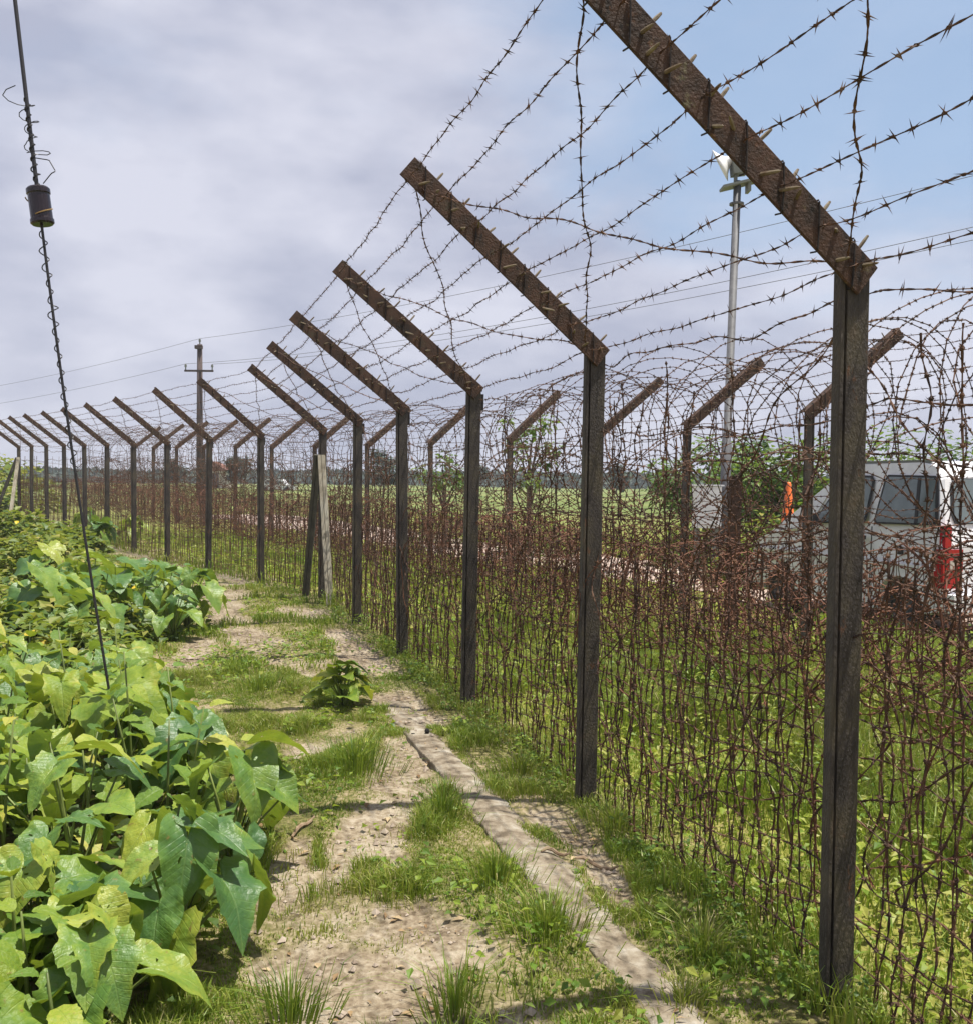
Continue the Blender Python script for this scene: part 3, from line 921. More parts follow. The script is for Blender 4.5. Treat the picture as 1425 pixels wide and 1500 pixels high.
# crossed diagonal strands on the arms and between the uprights
for i in range(len(NP) - 1):
    for (s0, s1) in ((AL - 0.04, 0.03), (0.03, AL - 0.04)):
        a, b = local_pt(NP, i, 1, s0, 0.012), local_pt(NP, i + 1, 1, s1, 0.012)
        if i == 1 and s0 > s1: a = a * .62 + local_pt(NP, 2, 1, s0, 0.012) * .38
        step, d = lod_step(a, b)
        m = MB()
        P = sampled(a, b, 0.05, step, 0.012, seed=400 + i * 2 + (s0 > s1))
        wire_into(m, P, d)
        m.build('diagonal_strand', M_WIRE, near, True)
for i in range(1, 9):
    r2 = random.Random(i)
    for (z0, z1) in ((-0.05, -1.75), (-1.7, -0.25)):
        a, b = local_pt(NP, i, 1, z0 + r2.uniform(-.1, .05), 0.07), local_pt(NP, i + 1, 1, z1 + r2.uniform(-.1, .2), 0.07)
        step, d = lod_step(a, b)
        m = MB()
        wire_into(m, sampled(a, b, 0.10, step, 0.02, seed=440 + i * 2 + (z0 > z1)), d)
        m.build('diagonal_strand', M_WIRE, near, True)
# uprights of woven wire
def vstrand_mesh(seed, top, fine=True, r=0.0041):
    r2 = np.random.default_rng(seed)
    n = int(top / (0.035 if fine else 0.07))
    z = np.linspace(-0.05, top, n)
    x = np.zeros(n)
    y = np.zeros(n)
    for k, (f, a) in enumerate(((1.1, 0.015), (2.9, 0.010), (6.3, 0.008), (13, 0.005))):
        x += a * np.sin(z * f * 2 + r2.uniform(0, 6.3)) * r2.uniform(0.4, 1.3)
        y += a * np.sin(z * f * 2 + r2.uniform(0, 6.3)) * r2.uniform(0.4, 1.3)
    x += (z - 0.7) * r2.uniform(-.05, .05)
    P = np.column_stack((x, y, z))
    m = MB()
    if fine:
        m.tube(P, r, 4, flat=0.55, twist=1.2, caps=False)
        m.barbs(P, 0.07, 0.020, 0.0031, n=2)
    else:
        m.tube(P, r * 1.05, 3, caps=False)
        m.barbs(P, 0.08, 0.022, 0.0036, n=1, knot=True)
    return m
VS = [vstrand_mesh(500 + k, (1.22, 1.3, 1.36, 1.26, 1.4, 1.3, 1.24, 1.34, 1.8, 2.05, 1.3, 1.36, 1.95, 1.27, 1.33, 1.38)[k]).mesh('vertical_strand', M_WIRE) for k in range(16)]
VS2 = [vstrand_mesh(530 + k, (1.24, 1.3, 1.36, 1.28, 1.75, 1.33, 1.98, 1.25)[k], fine=False).mesh('vertical_strand', M_WIRE) for k in range(8)]
def vplaces(P, i, n, off, sg):
    a, b = P[i], P[i + 1]
    d = (b - a) / np.hypot(*(b - a))
    L = np.hypot(*(b - a))
    out = []
    for k in range(n):
        t = (k + 0.5 + random.uniform(-.42, .42)) / n * (L - 0.1) + 0.05
        q = a + d * t + np.array((d[1], -d[0])) * (off + random.uniform(-.012, .012))
        out.append((q[0], q[1], float(gz(*q))))
    return out
cnt = 0
rest = []
for i in range(1, 9):
    n = 46 if i < 4 else 42
    for q in vplaces(NP, i, n, 0.055, 1):
        if cnt < 298:
            me = random.choice(VS if i < 5 else VS2)
            link('vertical_strand', me, near, True, q, (0, 0, random.uniform(0, 6.28)), (1, 1, random.uniform(.97, 1.03)))
            cnt += 1
        else:
            rest.append(q)
far_m = MB()
for i in [0] + list(range(9, len(NP) - 1)):
    for q in (rest if i == 0 else vplaces(NP, i, 34, 0.055, 1)):
        top = random.choice((1.3, 1.25, 1.35, 1.3, 1.9))
        z = np.linspace(-.05, top, 8)
        P = np.column_stack((q[0] + np.sin(z * 3 + random.uniform(0, 6)) * .02, q[1] + np.cos(z * 2.3 + random.uniform(0, 6)) * .02, q[2] + z))
        far_m.tube(P, 0.0045, 3, caps=False)
        far_m.barbs(P, 0.16, 0.03, 0.0035, n=1, knot=False)
tag(far_m.build('vertical_strands', M_WIRE, near, True), kind='stuff')
# a few stray strands leaning through the weave
for i in range(1, 6):
    for k in range(20):
        r2 = random.Random(i * 40 + k)
        A, B = NP[i], NP[i + 1]
        d = B - A
        t0 = r2.uniform(0, 1)
        t1 = min(1.05, max(-.05, t0 + r2.uniform(-.6, .6)))
        off = np.array((d[1], -d[0])) / np.hypot(*d) * r2.uniform(0.02, 0.10)
        q0, q1 = A + d * t0 + off, A + d * t1 + off
        z0, z1 = r2.uniform(0.0, 0.8), r2.uniform(0.6, 1.45)
        P = sampled((*q0, z0), (*q1, z1), 0, 0.035, 0.03, bow=(r2.uniform(-.12, .12), r2.uniform(-.05, .05), r2.uniform(-.2, .2)), seed=700 + i * 40 + k)
        m = MB()
        wire_into(m, P)
        m.build('loose_strand', M_WIRE2 if k % 3 == 0 else M_WIRE, near, True)
# the inner fence has low woven wire, about a metre high
VI = [vstrand_mesh(560 + k, (0.92, 1.0, 1.05, 0.97, 1.02, 1.12)[k], fine=False, r=0.0034).mesh('vertical_strand', M_WIRE) for k in range(6)]
for i in range(0, 7):
    for q in vplaces(IP, i, 40, 0.0, -1):
        link('vertical_strand', random.choice(VI), inner, True, q, (0, 0, random.uniform(0, 6.28)))
far_m = MB()
for i in range(7, len(IP) - 1):
    for q in vplaces(IP, i, 30, 0.0, -1):
        z = np.linspace(-.05, 1.0, 5)
        P = np.column_stack((q[0] + np.sin(z * 3) * .02, q[1] + 0 * z, q[2] + z))
        far_m.tube(P, 0.0045, 3, caps=False)
tag(far_m.build('vertical_strands', M_WIRE, inner, True), kind='stuff')

# ------------------------------------------------------------------ coils of barbed wire between the fences
MID = PN.copy()
cumM = np.concatenate(([0], np.cumsum(np.hypot(*np.diff(MID, axis=0).T))))
_s = np.linspace(0, cumM[-1], 900)
_x, _y = np.interp(_s, cumM, MID[:, 0]), np.interp(_s, cumM, MID[:, 1])
ker = np.ones(45) / 45
_xs = np.convolve(np.pad(_x, 22, mode='edge'), ker, 'valid')
_ys = np.convolve(np.pad(_y, 22, mode='edge'), ker, 'valid')
def along(s, off):
    x, y = np.interp(s, _s, _xs), np.interp(s, _s, _ys)
    x2, y2 = np.interp(s + .3, _s, _xs), np.interp(s + .3, _s, _ys)
    x1, y1 = np.interp(s - .3, _s, _xs), np.interp(s - .3, _s, _ys)
    tx, ty = x2 - x1, y2 - y1
    l = np.hypot(tx, ty) + 1e-9
    return x + ty / l * off, y - tx / l * off, tx / l, ty / l
def coil(name, label, off, zc, r, pitch, hand, mat, jit, s0=0.5, s1=36.5, wire=0.0042, seed=1):
    r2 = np.random.default_rng(seed)
    turns = (s1 - s0) / pitch
    spt = 24
    n = int(turns * spt)
    th = np.linspace(0, turns * 2 * math.pi, n) * hand
    s = np.linspace(s0, s1, n)
    loop = th * hand / (2 * math.pi)
    L = np.arange(int(turns) + 2)
    def per(a):
        v = r2.normal(0, a, len(L))
        return np.interp(loop, L, v)
    rad = r * (1 + per(0.10 * jit)) * (1 + 0.07 * jit * np.sin(3 * th + per(2.0)))
    sx = s + per(0.16 * jit) + np.sin(th + per(0.8)) * per(0.20 * jit)
    oo = off + rad * np.cos(th) + per(0.09 * jit)
    zz = zc + rad * np.sin(th) * 0.98 + per(0.07 * jit)
    x, y, _, _ = along(sx, oo)
    z = zz + gz(x, y)
    z = np.maximum(z, 0.03 + gz(x, y))
    P = np.column_stack((x, y, z))
    m = MB()
    i = 0
    while i < n - 1:
        j = min(n, i + spt + 1)
        Q = P[i:j]
        d = cam_d2(Q).min()
        if d < 15:
            tt = np.linspace(0, len(Q) - 1, int((len(Q) - 1) * (2.0 if d < 9 else 1.0)) + 1)
            Q = np.column_stack([np.interp(tt, np.arange(len(Q)), Q[:, a]) for a in range(3)])
            m.tube(Q, wire, 3, caps=False)
            m.barbs(Q, 0.06 if d < 9 else 0.08, 0.019, 0.0040 if d < 9 else .005, n=2, knot=True)
        else:
            m.tube(Q[::2] if len(Q) % 2 else Q, wire * 1.1, 3, caps=False)
            m.barbs(Q, 0.13, 0.026, 0.006, n=1, knot=False)
        i = j - 1
    return tag(m.build(name, mat), label, 'wire coil', 'coils of barbed wire between the two fences')
coil('barbed_wire_coil', 'tall springy coil of barbed wire bulging above the second fence posts', 2.62, 1.98, 0.76, 0.30, 1, M_WIRE, 0.8, seed=11)
coil('barbed_wire_coil', 'tall coil of barbed wire wound the opposite way through the first high coil', 2.45, 1.82, 0.70, 0.42, -1, M_WIRE, 1.0, seed=12)
coil('barbed_wire_coil', 'crushed reddish rusty coil of barbed wire at waist height nearer the front fence', 1.4, 0.78, 0.31, 0.08, 1, M_WIRE2, 1.9, seed=13, wire=.0034)
coil('barbed_wire_coil', 'middle coil of dark barbed wire sagging in loose loops between the high and low coils', 2.0, 1.35, 0.50, 0.22, 1, M_WIRE, 1.3, seed=15)
coil('barbed_wire_coil', 'crushed reddish rusty coil of barbed wire lying against the second fence', 2.45, 0.74, 0.42, 0.08, -1, M_WIRE2, 1.9, seed=14, wire=.0037)

# ------------------------------------------------------------------ broad-leaved plants at the left of the path
def polar_leaf(seed, rfun, nr=7, na=40, cup=0.18, droop=0.35, wave=0.05, mat=M_TARO):
    """leaf blade laid out round the stalk point: x runs to the tip, y across, z up"""
    r2 = np.random.default_rng(seed)
    an = np.linspace(-math.pi, math.pi, na, endpoint=False)
    V, vein = [(0, 0, 0)], [1.0]
    p1, p2 = r2.uniform(0, 6.3, 2)
    curl = r2.uniform(-0.25, 0.25)
    for k in range(1, nr + 1):
        t = k / nr
        for a in an:
            rr = rfun(a) * t
            x, y = rr * math.cos(a), rr * math.sin(a)
            z = cup * abs(y) ** 1.2 - droop * max(x, 0) ** 2 - 0.5 * droop * min(x, 0) ** 2 + curl * x * y
            z += wave * t ** 2 * (math.sin(3 * a + p1) + 0.8 * math.sin(6 * a + p2)) + 0.012 * t * math.cos(14 * a)
            V.append((x, y, z))
            vv = 0.0
            for va in (0, 0.55, -0.55, 1.05, -1.05, 1.6, -1.6, 2.3, -2.3):
                dd = abs(a - va)
                vv = max(vv, 1 - dd / 0.15 * max(t, .25)) if dd < 0.15 else vv
            vein.append(max(0.0, min(1.0, vv)))
    t3 = [(0, 1 + j, 1 + (j + 1) % na) for j in range(na)]
    q = [(1 + (k - 1) * na + j, 1 + k * na + j, 1 + k * na + (j + 1) % na, 1 + (k - 1) * na + (j + 1) % na) for k in range(1, nr) for j in range(na)]
    m = MB()
    V = np.array(V)
    bk = (vnoise(V[:, 0] + 5, V[:, 1] + seed, .22, seed, 2) - .5)
    rad = np.hypot(V[:, 0], V[:, 1])
    V[:, 2] += bk * .11 * np.minimum(1, rad * 3)
    fc = V[np.array(q)].mean(1)
    hole = vnoise(fc[:, 0] + 3, fc[:, 1] + seed * 1.7, .13, seed + 9, 2)
    q = [f for f, h in zip(q, hole) if h < .88]
    edge = np.array([0.0] + [(k / nr) ** 5 for k in range(1, nr + 1) for _ in an])
    m.add(V, q, t3, tone=np.clip(0.40 + 0.25 * r2.random() + .22 * edge * (bk > -.05) + .5 * (vnoise(V[:, 0] + 9, V[:, 1], .3, seed + 3, 2) - .5), 0, 1))
    me = m.mesh('leaf', mat, smooth=True)
    at = me.attributes.new('vein', 'FLOAT', 'POINT')
    at.data.foreach_set('value', np.array(vein, np.float32))
    return me
def taro_r(a):
    c = abs(a)
    pts = [(0, 1.0), (0.25, 0.80), (0.6, 0.64), (1.1, 0.57), (1.6, 0.56), (2.1, 0.60), (2.5, 0.60), (2.8, 0.42), (3.0, 0.20), (3.1416, 0.08)]
    return np.interp(c, [p[0] for p in pts], [p[1] for p in pts])
def lobed_r(a):
    return taro_r(a) * (1 + 0.10 * math.cos(5.7 * a)) + 0.03 * abs(math.sin(8 * a)) + .018 * math.cos(20 * a)
TARO = [polar_leaf(800 + k, taro_r, cup=(.12, .35, .22, .5, .18, .3)[k], droop=(.3, .5, .25, .45, .65, .4)[k], wave=.035) for k in range(6)]
TARO += [polar_leaf(820 + k, lobed_r, cup=(.2, .35, .15, .28)[k], droop=.35, wave=.05) for k in range(4)]
BRIGHT = [polar_leaf(840 + k, lobed_r, cup=(.2, .4, .3, .15)[k], droop=(.5, .3, .6, .4)[k], wave=.06, mat=M_NETTLE) for k in range(4)]
TARO_Y = polar_leaf(850, taro_r, cup=.4, droop=.6, wave=.08, mat=M_YELLOW)
TARO_D = polar_leaf(851, taro_r, cup=.6, droop=.7, wave=.12, mat=M_DRY)
def ovate_leaf(seed, n=9, wid=0.62, mat=M_NETTLE):
    r2 = np.random.default_rng(seed)
    V, vein, q = [], [], []
    fold, droop, tw = r2.uniform(.1, .4), r2.uniform(.25, .7), r2.uniform(-.2, .2)
    for i in range(n * 2 + 1):
        t = i / (n * 2)
        w = wid * (math.sin(math.pi * min(1, t ** 0.72)) ** 0.9) * 0.5 + 0.002
        if i % 2 and 0 < i < n * 2: w *= 1.09
        zz = -droop * t * t
        for s, k in ((-1, 1.0), (-0.5, .5), (0, 0), (0.5, .5), (1, 1.0)):
            rip = 0.018 * math.sin(i * 1.57) * abs(k)
            V.append((t - 0.02 * abs(s), s * w, zz + fold * abs(s) * w + rip + tw * t * s * w))
            vein.append(1.0 if s == 0 else (0.6 if i % 4 == 1 and abs(s) < 1 else 0.0))
    for i in range(n * 2):
        for j in range(4):
            q.append((i * 5 + j, (i + 1) * 5 + j, (i + 1) * 5 + j + 1, i * 5 + j + 1))
    m = MB()
    m.add(V, q, tone=0.4 + 0.3 * r2.random())
    me = m.mesh('leaf', mat, smooth=True)
    at = me.attributes.new('vein', 'FLOAT', 'POINT')
    at.data.foreach_set('value', np.array(vein, np.float32))
    return me
OVATE = [ovate_leaf(870 + k) for k in range(6)]
OVATE_Y = ovate_leaf(880, mat=M_YELLOW)
def orient(d, up=(0, 0, 1)):
    """rotation that turns +x to d with +z as near up as can be"""
    x = Vector(d).normalized()
    z = Vector(up)
    y = z.cross(x)
    if y.length < 1e-3: y = Vector((0, 1, 0))
    y.normalize()
    z = x.cross(y)
    return Matrix((x, y, z)).transposed().to_euler()
def taro_plant(x, y, h, n, label, group, seed, size=0.26, lean=(0, 0), cat='plant', leaves=None, flat=False):
    rnd = random.Random(seed)
    z0 = float(hgt(x, y)) - 0.01
    root = empty('broadleaf_plant', (x, y, z0), label, cat, group)
    for k in range(n):
        az = k * 2.4 + rnd.uniform(-.5, .5)
        hh = h * (1 - 0.62 * (k / max(n - 1, 1)) ** 1.1) * rnd.uniform(.88, 1.06)
        out = (0.06 + 0.26 * (k / max(n - 1, 1))) * rnd.uniform(.7, 1.2) * h / 0.6
        tx, ty = math.cos(az) * out + lean[0] * hh, math.sin(az) * out + lean[1] * hh
        tip = np.array((tx, ty, hh))
        P = [np.array((0.02 * math.cos(az), 0.02 * math.sin(az), 0))]
        for t in (.35, .7, 1.0):
            P.append(np.array((tx * t ** 1.5, ty * t ** 1.5, hh * (t if t < 1 else 1))))
        m = MB()
        m.tube(P, [0.008, 0.007, 0.005, 0.004], 5, tone=rnd.uniform(.2, .8))
        m.build('petiole', M_STEM, root, smooth=True)
        r0 = rnd.random()
        me = TARO_Y if r0 < 0.02 and k > n - 3 else TARO_D if r0 < 0.035 and k > n - 3 else rnd.choice(leaves or TARO)
        pit = rnd.uniform(-1.0, 0.15) if k < n * 0.6 else rnd.uniform(-1.2, -.2)
        if flat: pit = rnd.uniform(-.55, .25)
        d = (math.cos(az + rnd.uniform(-.3, .3)) * math.cos(pit), math.sin(az) * math.cos(pit), math.sin(pit))
        e = orient(d)
        e.rotate_axis('X', rnd.uniform(-.45, .45))
        s = size * rnd.uniform(.62, 1.12) * (1.0 if me not in (TARO_Y, TARO_D) else .7)
        link('leaf', me, root, loc=tuple(tip), rot=e, scale=(s, s * rnd.uniform(.85, 1.1), s))
    return root
def nettle_plant(x, y, h, label, group, seed, size=0.13, flower=False):
    rnd = random.Random(seed)
    z0 = float(hgt(x, y)) - 0.01
    root = empty('toothed_leaf_plant', (x, y, z0), label, 'plant', group)
    lx, ly = rnd.uniform(-.12, .12), rnd.uniform(-.12, .12)
    m = MB()
    m.tube([(lx * t * t * h, ly * t * t * h, t * h) for t in (0, .3, .65, 1)], [.007, .006, .005, .003], 6, tone=.4)
    m.build('stem', M_STEM, root, smooth=True)
    lv = max(4, int(h / 0.085))
    az0 = rnd.uniform(0, 6)
    for k in range(lv):
        t = 0.22 + 0.78 * k / (lv - 1)
        c = (lx * t * t * h, ly * t * t * h, t * h)
        for s in (0, math.pi):
            az = az0 + k * math.pi / 2 + s + rnd.uniform(-.25, .25)
            pit = rnd.uniform(-.35, .25) if t < .85 else rnd.uniform(0.2, .9)
            d = (math.cos(az) * math.cos(pit), math.sin(az) * math.cos(pit), math.sin(pit))
            e = orient(d)
            e.rotate_axis('X', rnd.uniform(-.35, .35))
            sc = size * rnd.uniform(.75, 1.2) * (1.15 - .55 * t if t > .75 else 1)
            link('leaf', OVATE_Y if rnd.random() < .015 else rnd.choice(OVATE), root, loc=(c[0] + d[0] * .03, c[1] + d[1] * .03, c[2]), rot=e, scale=sc)
    if flower:
        m = MB()
        n = 12
        an = np.arange(n) * 2.4
        m.leaves(np.tile((lx * h, ly * h, h + .01), (n, 1)), np.column_stack((np.cos(an), np.sin(an), np.full(n, .6))), np.tile((0, 0, 1.), (n, 1)), .04, .025, tone=rng.random(n))
        m.build('flower', M_FLOWER, root)
    return root
def left_edge(y):
    """right-hand limit of the plant bed"""
    return float(np.interp(y, (0, 2.6, 3.4, 4.6, 5.4, 6.5, 7.5, 9, 10, 12, 14, 19, 25), (-.90, -.92, -.86, -1.12, -1.60, -2.40, -2.85, -2.95, -2.85, -4.1, -5.2, -7.6, -10.6)))
spots = []
def free(x, y, dmin):
    return all(math.hypot(x - a, y - b) > (dmin + c) * 0.5 for a, b, c in spots)
def zone(x, y):
    if y < 2.75: return 'at the bottom corner of the bed', 'front corner of the bed'
    if x > left_edge(y) - .55:
        if y < 3.7: return 'along the bed edge beside the bare earth', 'path edge of the bed, near'
        return 'along the bed edge beside the grassy verge', 'path edge of the bed, far'
    if x < -.42 * y:
        if y < 3.5: return 'at the lower left border of the picture', 'outer side of the bed, near'
        if y < 4.6: return 'at the left border, short of the cable foot', 'outer side of the bed, middle'
        return 'at the left border behind the cable foot', 'outer side of the bed, back'
    if y < 4.6: return 'in the middle of the bed, short of the hanging cable', 'middle of the bed'
    return 'at the back of the bed around the cable foot', 'back of the bed'
T_LAB = 'glossy broad-leaved plant crowded among its like in the thick green bed left of the path'
N_LAB = 'yellow-green plant with paired toothed leaves on an upright stem in the thick green bed'
lone = [
    (-1.00, 3.75, .52, 12, 'large broad-leaved plant whose big drooping leaf reaches farthest over the bare earth path', .215),
    (-1.00, 3.05, .46, 12, 'broad-leaved plant overhanging the bare earth just above the shaded soil at the bed edge', .195),
    (-3.05, 9.75, .62, 12, 'bushy broad-leaved clump at the tip of the bank where the track bends', .24),
    (-3.45, 9.45, .66, 11, 'broad-leaved clump just left of the one at the tip of the bank', .22),
    (-3.0, 9.15, .45, 10, 'low broad-leaved clump in front of the two taller ones by the track bend', .20),
]
for k, (x, y, h, n, lab, sz) in enumerate(lone):
    spots.append((x, y, .34))
    taro_plant(x, y, h, n, lab, None, 20 + k, sz, lean=(.15, 0))
tries = 0
nt = nn = 0
while tries < 6000 and (nt < 60 or nn < 44):
    tries += 1
    y = random.uniform(1.75, 6.4)
    lo = -0.53 * y - 0.35
    hi = left_edge(y) - 0.16
    if hi < lo: continue
    x = random.uniform(lo, hi)
    taro = random.random() < (0.58 if y > 2.9 else .3)
    dm = 0.24 if taro else 0.21
    if y < 3: dm *= .78
    if not free(x, y, dm): continue
    spots.append((x, y, dm))
    edge = min(1, (hi - x) / .35)
    front = min(1.0, max(.0, (y - 1.6) / 1.2))
    if taro and nt < 60:
        nt += 1
        br_ = BRIGHT if nt % 3 == 0 or y < 2.6 else None
        ht = (.34 + .22 * edge) * random.uniform(.7, 1.2) * (.75 + .25 * front)
        zl = zone(x, y)
        taro_plant(x, y, ht, random.randint(8, 12), ('tall ' if ht > .47 else 'low ') + ('yellow-green lobed-leaf plant ' if br_ else 'glossy heart-leaf plant ') + zl[0], 'broad-leaved plants, ' + zl[1], 60 + nt, random.uniform(.13, .205), leaves=br_)
    elif nn < 44:
        nn += 1
        ht = (.42 + .24 * edge) * random.uniform(.65, 1.25) * (.75 + .25 * front)
        zl = zone(x, y)
        nettle_plant(x, y, ht, ('tall' if ht > .55 else 'short') + ' upright toothed-leaf plant ' + zl[0], 'toothed-leaf plants, ' + zl[1], 160 + nn, random.uniform(.12, .17))
# single plants out in the grass
x, y = ground_pt(503, 1032)
taro_plant(x, y, .30, 18, 'small yellow-green plant growing alone in the grass in the middle of the path', None, 301, .135, flat=True, leaves=BRIGHT)
nettle_plant(x + .06, y + .05, .26, 'short leafy sprig growing up through the small plant in mid path', None, 302, .08)
for k, (px, py, lab) in enumerate(((148, 806, 'leafy plant against the fence foot, standing nearer the hanging cable'), (196, 800, 'leafy plant against the fence foot, just past the hanging cable'), (128, 790, 'pale leafy plant under the cable at the far end of the bed'))):
    x, y = ground_pt(px, py)
    taro_plant(x, y, .62, 13, lab, None, 310 + k, .30)

# undergrowth: low leaves that close the bed over the soil
ug = MB()
n = 9000
Y = 1.6 + (rng.random(n) ** 0.8) * 19
le = np.array([left_edge(v) for v in Y])
X = -0.55 * Y - 0.4 + rng.random(n) * (le - 0.02 + 0.55 * Y + 0.4)
keep = X < le + 0.12 * rng.normal(size=n)
X, Y, le = X[keep], Y[keep], le[keep]
n = len(X)
top = 0.03 + (0.13 * sstep(0, .5, le - X)) * rng.random(n) * (0.7 + .6 * vnoise(X, Y, .5, 71))
an = rng.uniform(0, 6.3, n)
tilt = rng.uniform(-.5, .6, n)
D = np.column_stack((np.cos(an) * np.cos(tilt), np.sin(an) * np.cos(tilt), np.sin(tilt)))
N = np.column_stack((rng.normal(0, .35, n), rng.normal(0, .35, n), np.ones(n)))
sz = rng.uniform(.045, .10, n) * (1 + Y * .03)
ug.leaves(np.column_stack((X, Y, hgt(X, Y) + top)), D, N, sz, sz * .62, .2, tone=np.clip(rng.normal(.26, .2, n) + .25 * (vnoise(X, Y, .8, 72) - .5), 0, 1))  # low leaves toned darker, shade of the bed's hollows put into their colour
tag(ug.build('undergrowth', M_BUSH), 'low leafy undergrowth filling the plant bed', kind='stuff')

# leafy bushes farther along the bed
def bush(x, y, w, h, n, lab, seed, group=None, leaf=.09, mat=M_BUSH, z0=None, name='leafy_bush', cat='bush', flowers=0):
    r2 = np.random.default_rng(seed)
    z0 = float(hgt(x, y)) if z0 is None else z0
    root = empty(name, (x, y, z0), lab, cat, group)
    u = r2.normal(size=(n, 3))
    u /= np.linalg.norm(u, axis=1)[:, None]
    u[:, 2] = np.abs(u[:, 2]) * 1.0 - 0.12
    rad = 0.72 + .28 * r2.random(n) ** .6
    lump = 0.72 + 0.55 * vnoise(u[:, 0] * 2 + seed, u[:, 1] * 2 + u[:, 2] * 1.7, .55, seed, 2)
    C = u * rad[:, None] * lump[:, None] * np.array((w / 2, w / 2, h))
    C[:, 2] = np.maximum(C[:, 2], .02)
    az = r2.uniform(0, 6.3, n)
    D = u * .6 + np.column_stack((np.cos(az), np.sin(az), r2.uniform(-.6, .4, n)))
    N = u * .5 + np.array((0, 0, 1.0)) + r2.normal(0, .35, (n, 3))
    sz = leaf * r2.uniform(.6, 1.3, n)
    m = MB()
    m.leaves(C, D, N, sz, sz * .6, .2, tone=np.clip(r2.normal(.56, .22, n) + (lump - 1) * .6, 0, 1))
    m.build('foliage', mat, root)
    m = MB()
    for k in range(6):
        a = r2.uniform(0, 6.3)
        e = np.array((math.cos(a) * w * .28, math.sin(a) * w * .28, h * r2.uniform(.55, .8)))
        m.tube([(0, 0, -.05), e * .4 + r2.normal(0, .03, 3), e], [.012, .009, .004], 5, tone=.3)
    m.build('stem', M_STEM, root)
    if flowers:
        m = MB()
        k = flowers
        v = r2.normal(size=(k, 3))
        v /= np.linalg.norm(v, axis=1)[:, None]
        v[:, 2] = np.abs(v[:, 2]) + .3
        m.leaves(v * np.array((w / 2, w / 2, h)) * .9, r2.normal(size=(k, 3)), v, .07, .06, .1, tone=r2.random(k))
        m.build('flower', M_FLOWER, root)
    return root
def bz(x, y):
    e = x > left_edge(y) - 1.3
    if y < 10: return ('beside the grass, just behind the broad-leaved bed', 'near, grass side') if e else ('away from the path, just behind the broad-leaved bed', 'near, outer side')
    if y < 15: return ('beside the bend of the track', 'middle, track side') if e else ('halfway along, at the border of the picture', 'middle, outer side')
    return ('at its far end before the farther posts', 'far end')
B_LAB = 'sprawling leafy bush merging with its like in the overgrown bank beyond the broad leaves'
tries = nb = 0
while nb < 40 and tries < 5000:
    tries += 1
    y = random.uniform(6.0, 21)
    lo, hi = -.53 * y - .6, left_edge(y) - .45
    x = random.uniform(lo, hi)
    if y < 7.5 and x > -2.9: continue
    if not free(x, y, .95 if y < 12 else 1.2): continue
    spots.append((x, y, .95 if y < 12 else 1.2))
    nb += 1
    e = min(1, (hi - x) / 1.0)
    bush(x, y, random.uniform(1.0, 1.5), (.40 + .38 * e) * random.uniform(.6, 1.25), random.choice((700, 1100, 1500)) if y < 13 else 800, 'sprawling leafy bush on the overgrown bank ' + bz(x, y)[0], 900 + nb, 'bushes ' + bz(x, y)[1], leaf=random.uniform(.05, .15) if y < 13 else .16, flowers=random.choice((0, 0, 0, 0, 2)))
for k in range(12):                       # broad leaves scattered between the bushes
    y = random.uniform(7.2, 11.5)
    x = random.uniform(-.5 * y, left_edge(y) - .3)
    taro_plant(x, y, .7 * random.uniform(.8, 1.1), 8, 'broad-leaved plant rising among the bushes ' + bz(x, y)[0], 'broad-leaved plants among the bushes', 340 + k, .27)
bush(-17.2, 33.5, 4.5, 2.1, 1400, 'dense dark bush standing past the farthest fence posts', 990, leaf=.3)
bush(-15.9, 31.6, 1.8, 1.0, 700, 'small bush at the foot of the farthest braced post', 991, leaf=.2)

# ------------------------------------------------------------------ grass
def grass_field(name, lab, n, xr, yr, dens, hfun, wid, tone, mat=M_GRASS, lean=.55):
    X = rng.uniform(*xr, n)
    Y = yr[0] + (yr[1] - yr[0]) * rng.random(n)
    vis = (np.abs(X) < 0.55 * Y + 0.5)
    X, Y = X[vis], Y[vis]
    k = rng.random(len(X)) < dens(X, Y)
    X, Y = X[k], Y[k]
    n = len(X)
    m = MB()
    a = rng.uniform(0, 6.3, n)
    l = rng.uniform(.1, lean * 1.5, n)
    m.blades(np.column_stack((X, Y, hgt(X, Y) - .01)), np.column_stack((np.cos(a) * l, np.sin(a) * l)), hfun(X, Y) * rng.uniform(.5, 1.25, n), wid * rng.uniform(.7, 1.3, n), np.clip(tone(X, Y) + rng.normal(0, .16, n), 0, 1))
    return tag(m.build(name, mat), lab, kind='stuff')
def strip_mask(x, y):
    d = -side_of_near(x, y)
    return sstep(.36, .41, d) * sstep(.60, .56, d) * (np.asarray(y) < 6.2)
def path_dens(x, y):
    s = side_of_near(x, y)
    b = bare(x, y)
    t = vnoise(x, y, .22, 81, 2)
    clump = sstep(.24, .46, t) * .9 + .10
    le = np.interp(y, (0, 2.6, 3.4, 4.6, 5.4, 6.5, 7.5, 9, 10, 12, 14, 19, 25), (-.90, -.92, -.86, -1.12, -1.60, -2.40, -2.85, -2.95, -2.85, -4.1, -5.2, -7.6, -10.6))
    edge = sstep(.17, .30, vnoise(x, y, .16, 83, 2) * .5 + np.abs(-s - .48) - .09)
    sm = strip_mask(x, y)
    pd = np.min([np.hypot(x - p[0] + .06, y - p[1] + .16) for p in PN[2:9]], axis=0)
    clump = clump * (.12 + .88 * sstep(.10, .26, pd))
    d = np.where(sm > .5, 0.02 + .75 * edge * (np.abs(-s - .48) > .06), clump * (1 - b * .91))
    return d * (s < .12) * (x > le - .3)
